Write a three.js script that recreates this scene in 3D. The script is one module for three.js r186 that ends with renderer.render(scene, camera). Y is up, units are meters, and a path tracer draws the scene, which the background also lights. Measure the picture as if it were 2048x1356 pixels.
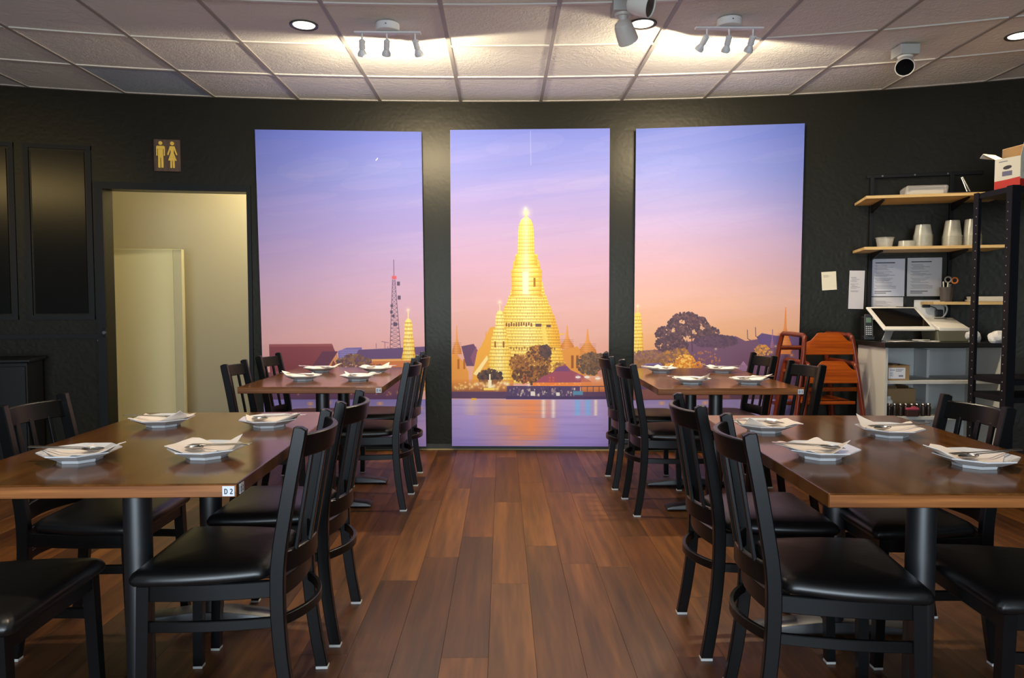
import * as THREE from 'three';
import { RoundedBoxGeometry } from 'three/addons/geometries/RoundedBoxGeometry.js';
import { mergeGeometries, mergeVertices, toCreasedNormals } from 'three/addons/utils/BufferGeometryUtils.js';
import { RectAreaLightUniformsLib } from 'three/addons/lights/RectAreaLightUniformsLib.js';

// ------------------------------------------------------------------ camera, sky, light, exposure
const scene = new THREE.Scene();
const camera = new THREE.PerspectiveCamera(49.67, 2048 / 1356, 0.05, 60);
camera.position.set(0, 1.145, 0);
camera.rotation.order = 'YXZ';
camera.rotation.set(THREE.MathUtils.degToRad(-2.853), THREE.MathUtils.degToRad(-0.743), 0);
scene.add(camera);
scene.background = new THREE.Color(0.75, 0.88, 1.0);            // daylight sky outside the shop window behind the camera
const renderer = new THREE.WebGLRenderer({ antialias: true });
renderer.toneMapping = THREE.LinearToneMapping;
renderer.toneMappingExposure = 1.0;
renderer.shadowMap.enabled = true;
RectAreaLightUniformsLib.init();
const SPOT = 3.1, SPOT_COLOR = new THREE.Color(1.0, 0.85, 0.60);
const DAY = 10.5, DAY_COLOR = new THREE.Color(0.74, 0.87, 1.0);
const DOWN = 5.0, DOWN_COLOR = new THREE.Color(1.0, 0.80, 0.56);
const daylight = new THREE.RectAreaLight(DAY_COLOR, DAY, 2.9, 2.1);   // fills the shop window
daylight.position.set(-0.4, 1.17, 2.86); daylight.lookAt(-0.4, 1.17, -5);
daylight.name = 'window_daylight'; scene.add(daylight);

// ------------------------------------------------------------------ helpers
let seed = 12345;
const ORD = ['first', 'second', 'third', 'fourth', 'fifth', 'sixth', 'seventh', 'eighth', 'ninth', 'tenth', 'eleventh', 'twelfth'];
const rnd = () => { seed = (seed * 1664525 + 1013904223) >>> 0; return seed / 4294967296; };
const rr = (a, b) => a + (b - a) * rnd();
const used = {};
function numbered(n) { const k = used[n] = (used[n] ?? -1) + 1; return k ? `${n}_${String(k).padStart(3, '0')}` : n; }
function tag(o, label, category, group) { o.userData.label = label; o.userData.category = category; if (group) o.userData.group = group; return o; }
function thing(name, label, category, [x, y, z] = [0, 0, 0], turn = 0, group) {
  const o = new THREE.Group(); o.name = numbered(name); scene.add(o); o.position.set(x, y, z); o.rotation.y = turn;
  return tag(o, label, category, group);
}
function struct(name, parent = scene) { const o = new THREE.Group(); o.name = name; o.userData.kind = 'structure'; parent.add(o); return o; }
function part(name, geo, mat, parent, label) {
  const m = new THREE.Mesh(Array.isArray(geo) ? merge(geo) : geo, mat); m.name = name; m.castShadow = m.receiveShadow = true;
  if (label) m.userData.label = label; parent.add(m); return m;
}
function one(name, geo, mat, label, category, pos, turn = 0, group) {        // a thing that is one mesh
  const m = part(numbered(name), geo, mat, scene); m.position.set(...pos); m.rotation.y = turn; return tag(m, label, category, group);
}
function merge(list) {
  return mergeGeometries(list.map((g) => { const h = g.index ? g.toNonIndexed() : g; for (const k of Object.keys(h.attributes)) if (!['position', 'normal', 'uv'].includes(k)) h.deleteAttribute(k); return h; }));
}
const box = (w, h, d, x = 0, y = 0, z = 0, r = 0.002, seg = 1) => {
  const g = r > 0 ? new RoundedBoxGeometry(w, h, d, seg, Math.min(r, w / 2.01, h / 2.01, d / 2.01)) : new THREE.BoxGeometry(w, h, d);
  return g.translate(x, y, z);
};
const cyl = (r0, r1, h, x = 0, y = 0, z = 0, n = 24) => new THREE.CylinderGeometry(r0, r1, h, n).translate(x, y, z);
const tube = (pts, r, n = 24, k = 8) => new THREE.TubeGeometry(new THREE.CatmullRomCurve3(pts.map((p) => new THREE.Vector3(...p))), n, r, k, false);
const bar = (a, b, r, k = 10) => {                                              // round bar between two points
  const A = new THREE.Vector3(...a), B = new THREE.Vector3(...b), d = B.clone().sub(A), L = d.length();
  return new THREE.CylinderGeometry(r, r, L, k).applyQuaternion(new THREE.Quaternion().setFromUnitVectors(new THREE.Vector3(0, 1, 0), d.normalize())).translate(...A.add(B).multiplyScalar(0.5).toArray());
};
function extrude(pts, depth, bevel = 0.002, seg = 1) {                          // polygon in xy, extruded along +z
  const s = new THREE.Shape(pts.map((p) => new THREE.Vector2(p[0], p[1])));
  return new THREE.ExtrudeGeometry(s, { depth: depth - 2 * bevel, bevelEnabled: bevel > 0, bevelThickness: bevel, bevelSize: bevel, bevelOffset: -bevel, bevelSegments: seg, curveSegments: 8 }).translate(0, 0, bevel);
}
const smooth = (g, a = 0.6) => toCreasedNormals(g, a);
function ribbon(pts, th, y0, y1, bevel = 0.002) {                               // band that follows [x, z] points, standing upright
  const L = [], R = [];
  pts.forEach((p, i) => {
    const a = pts[Math.max(0, i - 1)], b = pts[Math.min(pts.length - 1, i + 1)], dx = b[0] - a[0], dz = b[1] - a[1], l = Math.hypot(dx, dz) || 1;
    L.push([p[0] - dz / l * th / 2, -(p[1] + dx / l * th / 2)]); R.push([p[0] + dz / l * th / 2, -(p[1] - dx / l * th / 2)]);
  });
  return smooth(extrude([...L, ...R.reverse()], y1 - y0, bevel).rotateX(-Math.PI / 2).translate(0, y0, 0), 0.5);
}
function loft(boundary, profile, c = [0, 0], crease = 0.5) {                    // rings [t, y] scaled from a closed outline of [x, z]
  const N = boundary.length, P = [], I = [], U = [];
  for (const [t, y] of profile) for (const b of boundary) { P.push(c[0] + (b[0] - c[0]) * t, y, c[1] + (b[1] - c[1]) * t); U.push(b[0] * t, b[1] * t); }
  for (let j = 0; j < profile.length - 1; j++) for (let i = 0; i < N; i++) {
    const a = j * N + i, b = j * N + (i + 1) % N, d = a + N, e = b + N; I.push(a, b, d, b, e, d);
  }
  const g = new THREE.BufferGeometry();
  g.setAttribute('position', new THREE.Float32BufferAttribute(P, 3)); g.setAttribute('uv', new THREE.Float32BufferAttribute(U, 2)); g.setIndex(I);
  return toCreasedNormals(g, crease);
}
const shear = (g, xy, zy = 0, y0 = 0) => g.applyMatrix4(new THREE.Matrix4().set(1, xy, 0, -xy * y0, 0, 1, 0, 0, 0, zy, 1, -zy * y0, 0, 0, 0, 1));
function planar(g, fn) { const p = g.attributes.position, u = new Float32Array(p.count * 2); for (let i = 0; i < p.count; i++) { const r = fn(p.getX(i), p.getY(i), p.getZ(i)); u[2 * i] = r[0]; u[2 * i + 1] = r[1]; } g.setAttribute('uv', new THREE.BufferAttribute(u, 2)); return g; }

// ------------------------------------------------------------------ textures
const hash = (x, y, s) => { let h = (x * 374761393 + y * 668265263 + s * 1442695041) | 0; h = Math.imul(h ^ (h >>> 13), 1274126177); return ((h ^ (h >>> 16)) >>> 0) / 4294967296; };
function vnoise(x, y, s, px = 1e9, py = 1e9) {
  const ix = Math.floor(x), iy = Math.floor(y), fx = x - ix, fy = y - iy, u = fx * fx * (3 - 2 * fx), v = fy * fy * (3 - 2 * fy), m = (a, b) => ((a % b) + b) % b;
  const h = (a, b) => hash(m(a, px), m(b, py), s);
  return (h(ix, iy) * (1 - u) + h(ix + 1, iy) * u) * (1 - v) + (h(ix, iy + 1) * (1 - u) + h(ix + 1, iy + 1) * u) * v;
}
function dataTex(w, h, fn, srgb = true) {
  const d = new Uint8Array(w * h * 4);
  for (let y = 0; y < h; y++) for (let x = 0; x < w; x++) { const c = fn(x / w, y / h), k = (y * w + x) * 4; d[k] = c[0] * 255; d[k + 1] = c[1] * 255; d[k + 2] = c[2] * 255; d[k + 3] = 255; }
  const t = new THREE.DataTexture(d, w, h); t.wrapS = t.wrapT = THREE.RepeatWrapping; t.magFilter = THREE.LinearFilter; t.minFilter = THREE.LinearFilter; if (srgb) t.colorSpace = THREE.SRGBColorSpace; t.needsUpdate = true; return t;
}
const cl = (v) => Math.min(1, Math.max(0, v));
function woodTex(w, h, light, dark, s, along = 4, across = 60) {               // grain runs along v
  return dataTex(w, h, (u, v) => {
    const warp = vnoise(u * 3, v * 3, s, 3, 3) * 0.5, a = vnoise(u * across + warp * 4, v * along, s + 1, across, along), b = vnoise(u * across * 3, v * along * 4, s + 2, across * 3, along * 4), c = vnoise(u * 5 + warp, v * 2, s + 3, 5, 2), e = vnoise(u * 10, v * 6, s + 4, 10, 6);
    let t = 0.32 * a + 0.2 * b + 0.28 * c + 0.20 * e; t = cl((t - 0.2) * 1.6);
    return [0, 1, 2].map((i) => cl((dark[i] + (light[i] - dark[i]) * t) / 255));
  });
}
const speck = dataTex(256, 256, (u, v) => { const t = 0.55 * vnoise(u * 90, v * 90, 5, 90, 90) + 0.45 * vnoise(u * 30, v * 30, 6, 30, 30); return [t, t, t]; }, false);
const rough = dataTex(256, 256, (u, v) => { const t = 0.6 * vnoise(u * 60, v * 60, 8, 60, 60) + 0.4 * vnoise(u * 16, v * 16, 9, 16, 16); return [t, t, t]; }, false);
function canvasTex(w, h, draw) { const c = document.createElement('canvas'); c.width = w; c.height = h; const x = c.getContext('2d'); draw(x, w, h); const t = new THREE.CanvasTexture(c); t.colorSpace = THREE.SRGBColorSpace; t.magFilter = THREE.LinearFilter; return t; }
const mat = (o) => new THREE.MeshStandardMaterial(o);
const lin = (r, g, b) => new THREE.Color().setRGB(r, g, b);

const M = {
  wall: new THREE.MeshPhysicalMaterial({ color: lin(0.0072, 0.0070, 0.0050), roughness: 0.34, specularIntensity: 0.55, specularColor: lin(1, 0.93, 0.78), bumpMap: rough, bumpScale: 0.0006 }),
  trim: new THREE.MeshPhysicalMaterial({ color: lin(0.004, 0.004, 0.004), roughness: 0.4, specularIntensity: 0.5 }),
  gloss: new THREE.MeshPhysicalMaterial({ color: lin(0.004, 0.004, 0.004), roughness: 0.20, specularIntensity: 0.5 }),
  baseboard: mat({ color: lin(0.03, 0.033, 0.032), roughness: 0.5 }),
  beige: mat({ color: lin(0.55, 0.50, 0.36), roughness: 0.8, bumpMap: rough, bumpScale: 0.0005 }),
  tile: mat({ color: lin(0.75, 0.725, 0.67), roughness: 0.95, bumpMap: speck, bumpScale: 0.0025 }),
  tileGrey: mat({ color: lin(0.42, 0.50, 0.58), roughness: 0.9, bumpMap: speck, bumpScale: 0.002 }),
  grid: mat({ color: lin(0.36, 0.33, 0.30), roughness: 0.5 }), gridLit: mat({ color: lin(0.66, 0.62, 0.56), roughness: 0.5 }),  // cross bars paler than long bars: the light they catch is in the colour
  frame: new THREE.MeshPhysicalMaterial({ color: lin(0.0042, 0.0042, 0.0048), roughness: 0.34, specularIntensity: 0.72 }),
  vinyl: new THREE.MeshPhysicalMaterial({ color: lin(0.005, 0.0047, 0.005), roughness: 0.36, ior: 1.6, bumpMap: rough, bumpScale: 0.0003 }),
  iron: new THREE.MeshPhysicalMaterial({ color: lin(0.008, 0.009, 0.011), roughness: 0.42, ior: 2.0 }),
  glide: mat({ color: lin(0.62, 0.62, 0.60), roughness: 0.5 }),
  china: new THREE.MeshPhysicalMaterial({ color: lin(0.80, 0.81, 0.82), roughness: 0.18, clearcoat: 0.4 }),
  napkin: mat({ color: lin(0.88, 0.78, 0.69), roughness: 0.95, side: THREE.DoubleSide }),
  steel: mat({ color: lin(0.55, 0.53, 0.50), roughness: 0.22, metalness: 1 }),
  whiteMetal: mat({ color: lin(0.78, 0.77, 0.75), roughness: 0.4 }),
  whitePlastic: mat({ color: lin(0.78, 0.75, 0.68), roughness: 0.35 }),
  blackPlastic: mat({ color: lin(0.012, 0.012, 0.013), roughness: 0.35 }),
  lens: mat({ color: lin(0.004, 0.004, 0.005), roughness: 0.08 }),
  bulb: mat({ color: lin(0.9, 0.9, 0.85), emissive: lin(1, 0.85, 0.6), emissiveIntensity: 6, roughness: 0.4 }),
  melamine: mat({ color: lin(0.60, 0.58, 0.52), roughness: 0.5 }),
  melamineIn: mat({ color: lin(0.60, 0.60, 0.58), roughness: 0.5 }),
  counterTop: mat({ color: lin(0.018, 0.016, 0.014), roughness: 0.16 }),
  rack: new THREE.MeshPhysicalMaterial({ color: lin(0.006, 0.006, 0.008), roughness: 0.55, specularIntensity: 0.5 }),
  card: mat({ color: lin(0.36, 0.22, 0.10), roughness: 0.85 }),
  cardDark: mat({ color: lin(0.26, 0.15, 0.07), roughness: 0.85 }),
  paper: mat({ color: lin(0.72, 0.70, 0.68), roughness: 0.9, side: THREE.DoubleSide }),
  paperWarm: mat({ color: lin(0.78, 0.72, 0.58), roughness: 0.9, side: THREE.DoubleSide }),
  clear: new THREE.MeshPhysicalMaterial({ color: lin(0.93, 0.93, 0.9), roughness: 0.2, transmission: 0.85, thickness: 0, ior: 1.45 }),
  film: new THREE.MeshPhysicalMaterial({ color: lin(0.9, 0.88, 0.85), roughness: 0.2, transmission: 0.7, thickness: 0, ior: 1.45, side: THREE.DoubleSide }),
  pane: new THREE.MeshPhysicalMaterial({ color: lin(0.95, 0.97, 0.97), roughness: 0.02, transmission: 1, thickness: 0 }),
  red: mat({ color: lin(0.55, 0.03, 0.02), roughness: 0.55 }),
  orangePlastic: mat({ color: lin(0.7, 0.2, 0.04), roughness: 0.4 }),
};
const highWood = woodTex(256, 512, [192, 92, 20], [136, 56, 9], 31, 3, 40);
M.highchair = mat({ map: highWood, roughness: 0.32 });
M.highFrame = mat({ map: woodTex(128, 256, [132, 52, 20], [88, 28, 10], 37, 3, 20), roughness: 0.3 });
M.pine = mat({ map: woodTex(256, 512, [226, 196, 138], [196, 158, 98], 41, 3, 40), roughness: 0.55 });
const topWood = woodTex(512, 512, [130, 82, 32], [72, 41, 12], 51, 3, 34);
M.tabletop = mat({ map: topWood, roughness: 0.15 });
M.tableEdge = mat({ map: woodTex(256, 256, [186, 118, 62], [112, 62, 26], 57, 3, 18), roughness: 0.4 });

// ------------------------------------------------------------------ the room
const CEIL = 2.675;
const bow = (x) => { const u = x + 0.35; return 0.030 * u * u + 0.0008 * u ** 4; };
const wallZ = (x) => -5.675 + bow(x);                                             // the far wall is a shallow curve
const wallTurn = (x) => { const u = x + 0.35; return Math.atan(0.06 * u + 0.0032 * u ** 3); };
function curvedSlab(x0, x1, y0, y1, front, back, n = 24) {                       // slab between two offsets from the wall curve
  const P = [], I = [], U = [];
  for (let i = 0; i <= n; i++) { const x = x0 + (x1 - x0) * i / n, z = wallZ(x); for (const [y, o] of [[y0, front], [y1, front], [y1, back], [y0, back]]) { P.push(x, y, z + o); U.push(x, y + o); } }
  const q = (a, b, c, d) => I.push(a, b, c, a, c, d);
  for (let i = 0; i < n; i++) { const a = i * 4, b = a + 4; for (let k = 0; k < 4; k++) q(a + k, b + k, b + (k + 1) % 4, a + (k + 1) % 4); }
  q(0, 1, 2, 3); const e = n * 4; q(e + 3, e + 2, e + 1, e);
  const g = new THREE.BufferGeometry(); g.setAttribute('position', new THREE.Float32BufferAttribute(P, 3)); g.setAttribute('uv', new THREE.Float32BufferAttribute(U, 2)); g.setIndex(I);
  return toCreasedNormals(g, 0.5);
}
const DX0 = -2.917, DX1 = -1.925, DH = 1.975;                                     // the doorway in the far wall
{
  const w = struct('wall_back');
  part('wall_panel', [curvedSlab(-4.3, DX0, 0, CEIL + 0.1, 0, -0.12), curvedSlab(DX0, DX1, DH, CEIL + 0.1, 0, -0.12, 8), curvedSlab(DX1, 4.3, 0, CEIL + 0.1, 0, -0.12, 40)], M.wall, w);
  // raised panel mouldings and chair rail on the dark wall beside the doorway
  for (const [a, b] of [[-4.2, -3.47], [-3.41, -2.99]]) {
    part('panel_moulding', [curvedSlab(a, a + 0.03, 1.02, 2.28, 0.012, 0, 2), curvedSlab(b - 0.03, b, 1.02, 2.28, 0.012, 0, 2), curvedSlab(a, b, 2.25, 2.28, 0.012, 0, 6), curvedSlab(a, b, 1.02, 1.05, 0.012, 0, 6)], M.trim, w);
    part('raised_panel', curvedSlab(a + 0.045, b - 0.045, 1.065, 2.235, 0.008, 0, 8), M.gloss, w);
  }
  const rail = struct('trim_1'); part('chair_rail', curvedSlab(-4.25, DX0 - 0.02, 0.885, 0.915, 0.016, 0, 12), M.trim, rail);
  const cas = struct('trim_2');
  part('door_casing', [curvedSlab(DX0 - 0.055, DX0, 0, DH + 0.05, 0.018, 0, 2), curvedSlab(DX0 - 0.055, DX1 + 0.03, DH, DH + 0.05, 0.018, 0, 8), curvedSlab(DX1, DX1 + 0.03, 0, DH, 0.018, 0, 2)], M.trim, cas);
  const bb = struct('baseboard_back');
  part('board', [curvedSlab(DX1 + 0.03, 4.2, 0.006, 0.045, 0.014, 0, 40), curvedSlab(-4.2, DX0 - 0.055, 0.006, 0.045, 0.014, 0, 10)], M.baseboard, bb);
  part('floor_bead', curvedSlab(DX1 + 0.03, 4.2, 0, 0.009, 0.022, 0, 40), mat({ color: lin(0.35, 0.27, 0.12), roughness: 0.5 }), bb);
}
{
  const a = struct('wall_left'); part('wall_panel', box(0.12, CEIL + 0.1, 8.6, -4.26, CEIL / 2 + 0.05, -1.0, 0), M.wall, a);
  const b = struct('wall_right'); part('wall_panel', box(0.12, CEIL + 0.1, 8.6, 4.26, CEIL / 2 + 0.05, -1.0, 0), M.wall, b);
  const f = struct('wall_front');                                                  // behind the camera, with the shop window
  const x0 = -1.9, x1 = 1.1, y0 = 0.06, y1 = 2.28, zf = 3.0;
  part('wall_panel', [box(x0 + 4.32, CEIL + 0.1, 0.12, (-4.32 + x0) / 2, CEIL / 2 + 0.05, zf, 0), box(4.32 - x1, CEIL + 0.1, 0.12, (4.32 + x1) / 2, CEIL / 2 + 0.05, zf, 0), box(x1 - x0, y0, 0.12, (x0 + x1) / 2, y0 / 2, zf, 0), box(x1 - x0, CEIL + 0.1 - y1, 0.12, (x0 + x1) / 2, (CEIL + 0.1 + y1) / 2, zf, 0)], M.beige, f);
  const w = struct('window_1'), mid = (x0 + x1) / 2, W = x1 - x0;
  part('window_frame', [box(W, 0.05, 0.1, mid, y0 + 0.025, zf), box(W, 0.05, 0.1, mid, y1 - 0.025, zf), box(0.05, y1 - y0, 0.1, x0 + 0.025, (y0 + y1) / 2, zf), box(0.05, y1 - y0, 0.1, x1 - 0.025, (y0 + y1) / 2, zf)], M.blackPlastic, w);
  for (let i = 0; i < 3; i++) { const a = x0 + 0.05 + i * (W - 0.1) / 3, b = a + (W - 0.1) / 3; part('pane', new THREE.BoxGeometry(b - a - 0.04, y1 - y0 - 0.1, 0.006).translate((a + b) / 2, (y0 + y1) / 2, zf), M.pane, w); if (i) part('mullion', box(0.045, y1 - y0 - 0.1, 0.08, a, (y0 + y1) / 2, zf), M.blackPlastic, w); }
}
// passage behind the doorway
{
  const p = struct('wall_passage');
  part('wall_panel', [box(3.2, 2.7, 0.1, -2.5, 1.35, -7.0, 0), box(0.1, 2.7, 1.6, -4.05, 1.35, -6.2, 0), box(0.1, 2.7, 1.3, -1.2, 1.35, -6.4, 0), curvedSlab(-4.05, -1.2, 2.66, 2.76, -0.07, -1.75)], M.beige, p);
  const fl = struct('floor_passage'); part('floor_panel', box(3.2, 0.06, 1.7, -2.5, -0.035, -6.25, 0), mat({ color: lin(0.12, 0.07, 0.04), roughness: 0.5 }), fl);
}

// floor of vinyl planks, each its own piece as far as they can be told apart
{
  const f = struct('floor');
  part('subfloor', box(8.7, 0.1, 9.0, 0, -0.058, -1.4, 0), mat({ color: lin(0.02, 0.012, 0.008), roughness: 0.8 }), f);
  const grains = [[[132, 83, 36], [70, 41, 16]], [[116, 72, 33], [58, 34, 16]], [[144, 92, 40], [80, 47, 19]]].map(([a, b], i) => woodTex(256, 1024, a, b, 70 + 9 * i, 5, 26));
  const tones = [[1, 1, 1], [0.82, 0.78, 0.78], [1.0, 0.92, 0.86], [0.66, 0.60, 0.60], [0.92, 0.96, 0.98], [0.74, 0.74, 0.78], [1, 0.98, 0.9], [0.58, 0.52, 0.52]];
  const mats = []; for (let i = 0; i < 24; i++) { const t = tones[i % 8]; mats.push(mat({ map: grains[i % 3], color: lin(...t), roughness: 0.42, bumpMap: grains[i % 3], bumpScale: 0.0003 })); }
  const W = 0.1525, L = 1.22, geos = [];
  for (let v = 0; v < 6; v++) { const g = box(W - 0.0006, 0.008, L - 0.0006, 0, -0.004, 0, 0.0007); const du = rnd(), dv = rnd(); planar(g, (x, y, z) => [x / 0.62 + du, z / 2.4 + dv]); geos.push(g); }
  for (let i = -24; i < 24; i++) {
    const off = rnd() * L; let z = -5.75 - off;
    for (; z < -0.9; z += L) {
      const x = i * W + 0.03, zc = z + L / 2; if (zc < -5.75 - L / 2 + 0.05) continue;
      if (Math.abs(x) > -zc * 0.78 + 1.6) continue;
      const m = part('plank', geos[(rnd() * 6) | 0], mats[(rnd() * 24) | 0], f); m.position.set(x, 0, zc);
    }
  }
}
// suspended ceiling: lay-in tiles between white T bars, the rows following the wall
const rowZ = (n, x) => -5.675 + 0.607 * n + bow(x) * (1 + 0.17 * n);
const colX = (k) => -0.317 + 0.61 * k;
{
  const c = struct('ceiling');
  part('ceiling_deck', box(8.7, 0.08, 9.2, 0, CEIL + 0.09, -1.5, 0), mat({ color: lin(0.5, 0.46, 0.42), roughness: 0.95 }), c);
  function quad(xa, xb, na, nb, y0, y1, inset, dn0 = 0, dn1 = 0) {                // prism with curved rows front and back
    const pts = []; const N = 4;
    for (let i = 0; i <= N; i++) { const x = xa + inset + (xb - xa - 2 * inset) * i / N; pts.push([x, -(rowZ(na, x) + inset + dn0)]); }
    for (let i = N; i >= 0; i--) { const x = xa + inset + (xb - xa - 2 * inset) * i / N; pts.push([x, -(rowZ(nb, x) - inset + dn1)]); }
    const g = extrude(pts, y1 - y0, 0.0015).rotateX(-Math.PI / 2).translate(0, y0, 0); return planar(g, (x, y, z) => [x * 1.6, z * 1.6]);
  }
  for (let k = -7; k < 8; k++) for (let n = 0; n < 5; n++) {
    const xa = colX(k), xb = colX(k + 1); if (xb > 4.3 || xa < -4.6) continue;
    const m = part('ceiling_tile', quad(Math.max(xa, -4.2), Math.min(xb, 4.2), n, n + 1, CEIL + 0.002, CEIL + 0.016, 0.004), k === -4 && n === 0 ? M.tileGrey : M.tile, c);
    if (k === -4 && n === 0) m.userData.label = 'grey replacement ceiling tile';
  }
  part('ceiling_tile', box(8.4, 0.014, 5.6, 0, CEIL + 0.010, 0.24 - 0.02, 0), M.tile, c);        // behind the frame
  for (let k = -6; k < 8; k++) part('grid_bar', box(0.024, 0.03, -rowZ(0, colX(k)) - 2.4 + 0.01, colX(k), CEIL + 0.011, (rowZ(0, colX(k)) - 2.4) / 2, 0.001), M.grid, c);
  for (let k = -7; k < 8; k++) for (let n = 0; n < 5; n++) {
    const xa = Math.max(colX(k), -4.2) + 0.012, xb = Math.min(colX(k + 1), 4.2) - 0.012; if (xb - xa < 0.1) continue;
    const pts = []; for (let i = 0; i <= 4; i++) { const x = xa + (xb - xa) * i / 4; pts.push([x, rowZ(n, x) + (n ? 0 : 0.012)]); }
    part('cross_bar', ribbon(pts, 0.024, CEIL - 0.005, CEIL + 0.026, 0.001), n ? M.gridLit : M.grid, c);
  }
}

// ------------------------------------------------------------------ the mural: three printed boards
const PY0 = 245, PY1 = 893;
function muralScene(c) {                                                          // what is printed, over all three boards
  const G = (x0, y0, x1, y1, st) => { const g = c.createLinearGradient(x0, y0, x1, y1); st.forEach(([t, k]) => g.addColorStop(t, k)); return g; };
  let s = 777; const R = () => { s = (s * 1664525 + 1013904223) >>> 0; return s / 4294967296; };
  const poly = (p, f) => { c.fillStyle = f; c.beginPath(); p.forEach(([x, y], i) => (i ? c.lineTo(x, y) : c.moveTo(x, y))); c.closePath(); c.fill(); };
  // skies
  const sky = (x0, x1, st) => { c.fillStyle = G(0, 245, 0, 720, st); c.fillRect(x0, 240, x1 - x0, 660); };
  sky(500, 875, [[0, '#5a69c4'], [0.22, '#747cca'], [0.45, '#9c90d0'], [0.68, '#c8a8ce'], [0.88, '#e2b2bf'], [1, '#e8b2b4']]);
  sky(875, 1245, [[0, '#6472ca'], [0.2, '#8085d0'], [0.4, '#aa99d0'], [0.6, '#cfa9ca'], [0.8, '#e4b4b8'], [1, '#e8b0a4']]);
  sky(1245, 1640, [[0, '#5c6cc0'], [0.2, '#8289d0'], [0.4, '#b4a2d2'], [0.58, '#d6b0c4'], [0.76, '#eebba8'], [0.9, '#f0b68e'], [1, '#efae7e']]);
  c.fillStyle = G(1400, 560, 1620, 250, [[0, 'rgba(92,112,196,0)'], [0.45, 'rgba(92,112,196,0.12)'], [1, 'rgba(88,108,196,0.62)']]); c.fillRect(1245, 240, 400, 420);
  for (let i = 0; i < 90; i++) { const x = 500 + R() * 1120, y = 260 + R() * 420, w = 60 + R() * 160; c.fillStyle = `rgba(255,225,235,${0.015 + R() * 0.02})`; c.beginPath(); c.ellipse(x, y, w, 6 + R() * 16, -0.12, 0, 7); c.fill(); }
  // flash streaks down the gloss print, a crescent moon
  c.strokeStyle = 'rgba(255,255,255,0.22)'; c.lineWidth = 1.2; c.beginPath(); c.moveTo(1060, 262); c.lineTo(1061, 330); c.stroke(); 
  c.strokeStyle = 'rgba(255,250,240,0.85)'; c.lineWidth = 1.6; c.beginPath(); c.arc(755, 313, 7, 0.2, 1.2); c.stroke();
  // foliage made of many dabs
  const bush = (x, y, rx, ry, n, cols, r = 2.4) => { for (let i = 0; i < n; i++) { const a = R() * 6.283, q = Math.sqrt(R()); c.fillStyle = cols[(R() * cols.length) | 0]; c.beginPath(); c.arc(x + Math.cos(a) * q * rx, y + Math.sin(a) * q * ry, r * (0.5 + R()), 0, 7); c.fill(); } };
  const glow = (x, y, r, col, a = 1) => { const g = c.createRadialGradient(x, y, 0, x, y, r); g.addColorStop(0, `rgba(${col},${a})`); g.addColorStop(0.25, `rgba(${col},${a * 0.5})`); g.addColorStop(0.55, `rgba(${col},${a * 0.12})`); g.addColorStop(1, `rgba(${col},0)`); c.fillStyle = g; c.fillRect(x - r, y - r, 2 * r, 2 * r); };
  // slender bell spire
  const spire = (x, top, base, w, a = '#f0a860', b = '#d8843c') => { const h = base - top; poly([[x - 0.8, top], [x + 0.8, top], [x + w * 0.10, top + h * 0.45], [x + w * 0.22, top + h * 0.62], [x + w * 0.5, top + h * 0.85], [x + w * 0.55, base], [x - w * 0.55, base], [x - w * 0.5, top + h * 0.85], [x - w * 0.22, top + h * 0.62], [x - w * 0.10, top + h * 0.45]], G(x - w / 2, 0, x + w / 2, 0, [[0, b], [0.4, a], [1, b]])); for (let y = top + h * 0.6; y < base; y += 3.5) { c.fillStyle = 'rgba(120,60,30,0.35)'; c.fillRect(x - w * 0.5, y, w, 1); } };
  // tower with tiers: a list of [y, half width], banded
  const tower = (x, prof, band, hot, ink = 0.3) => {
    const Lf = prof.map(([y, w]) => [x - w, y]), Rt = prof.map(([y, w]) => [x + w, y]).reverse();
    const w = prof[prof.length - 1][1];
    poly([...Lf, ...Rt], G(x - w, 0, x + w, 0, [[0, '#f0b23c'], [0.22, '#ffe066'], [0.5, hot], [0.75, '#ffdc5c'], [1, '#eeac3a']]));
    c.save(); c.beginPath(); [...Lf, ...Rt].forEach(([a, b], i) => (i ? c.lineTo(a, b) : c.moveTo(a, b))); c.closePath(); c.clip();
    const y0 = prof[0][0], y1 = prof[prof.length - 1][0];
    for (let y = y0 + 8; y < y1; y += band) { c.fillStyle = `rgba(160,88,16,${ink + R() * 0.2})`; c.fillRect(x - w, y, 2 * w, band * 0.24); c.fillStyle = 'rgba(255,250,190,0.5)'; c.fillRect(x - w * 0.7, y + band * 0.35, 1.4 * w, band * 0.22); for (let k = x - w; k < x + w; k += 4 + R() * 3) { c.fillStyle = `rgba(150,84,14,${R() * ink})`; c.fillRect(k, y, 1.5, band * 0.7); } }
    c.restore();
  };
  // left board: roofs, mast, small tower
  poly([[530, 686], [660, 685], [682, 738], [530, 742]], '#8e4a58'); poly([[530, 686], [660, 685], [663, 690], [530, 691]], '#a25a66');
  poly([[640, 700], [672, 700], [650, 735], [614, 735]], '#6d3f5c'); poly([[646, 738], [668, 706], [684, 738]], '#e3a071'); poly([[655, 734], [662, 718], [672, 734]], '#8a4c4a');
  poly([[672, 700], [690, 693], [722, 692], [724, 724], [674, 726]], '#7f74bd'); for (let y = 697; y < 722; y += 4) { c.fillStyle = 'rgba(200,190,235,0.5)'; c.fillRect(676, y, 46, 1.3); }
  poly([[715, 697], [860, 690], [860, 725], [700, 725]], '#6b5288'); poly([[735, 718], [860, 716], [860, 745], [742, 745]], '#d68355'); poly([[735, 716], [860, 714], [860, 719], [735, 720]], '#f0b474');
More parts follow.
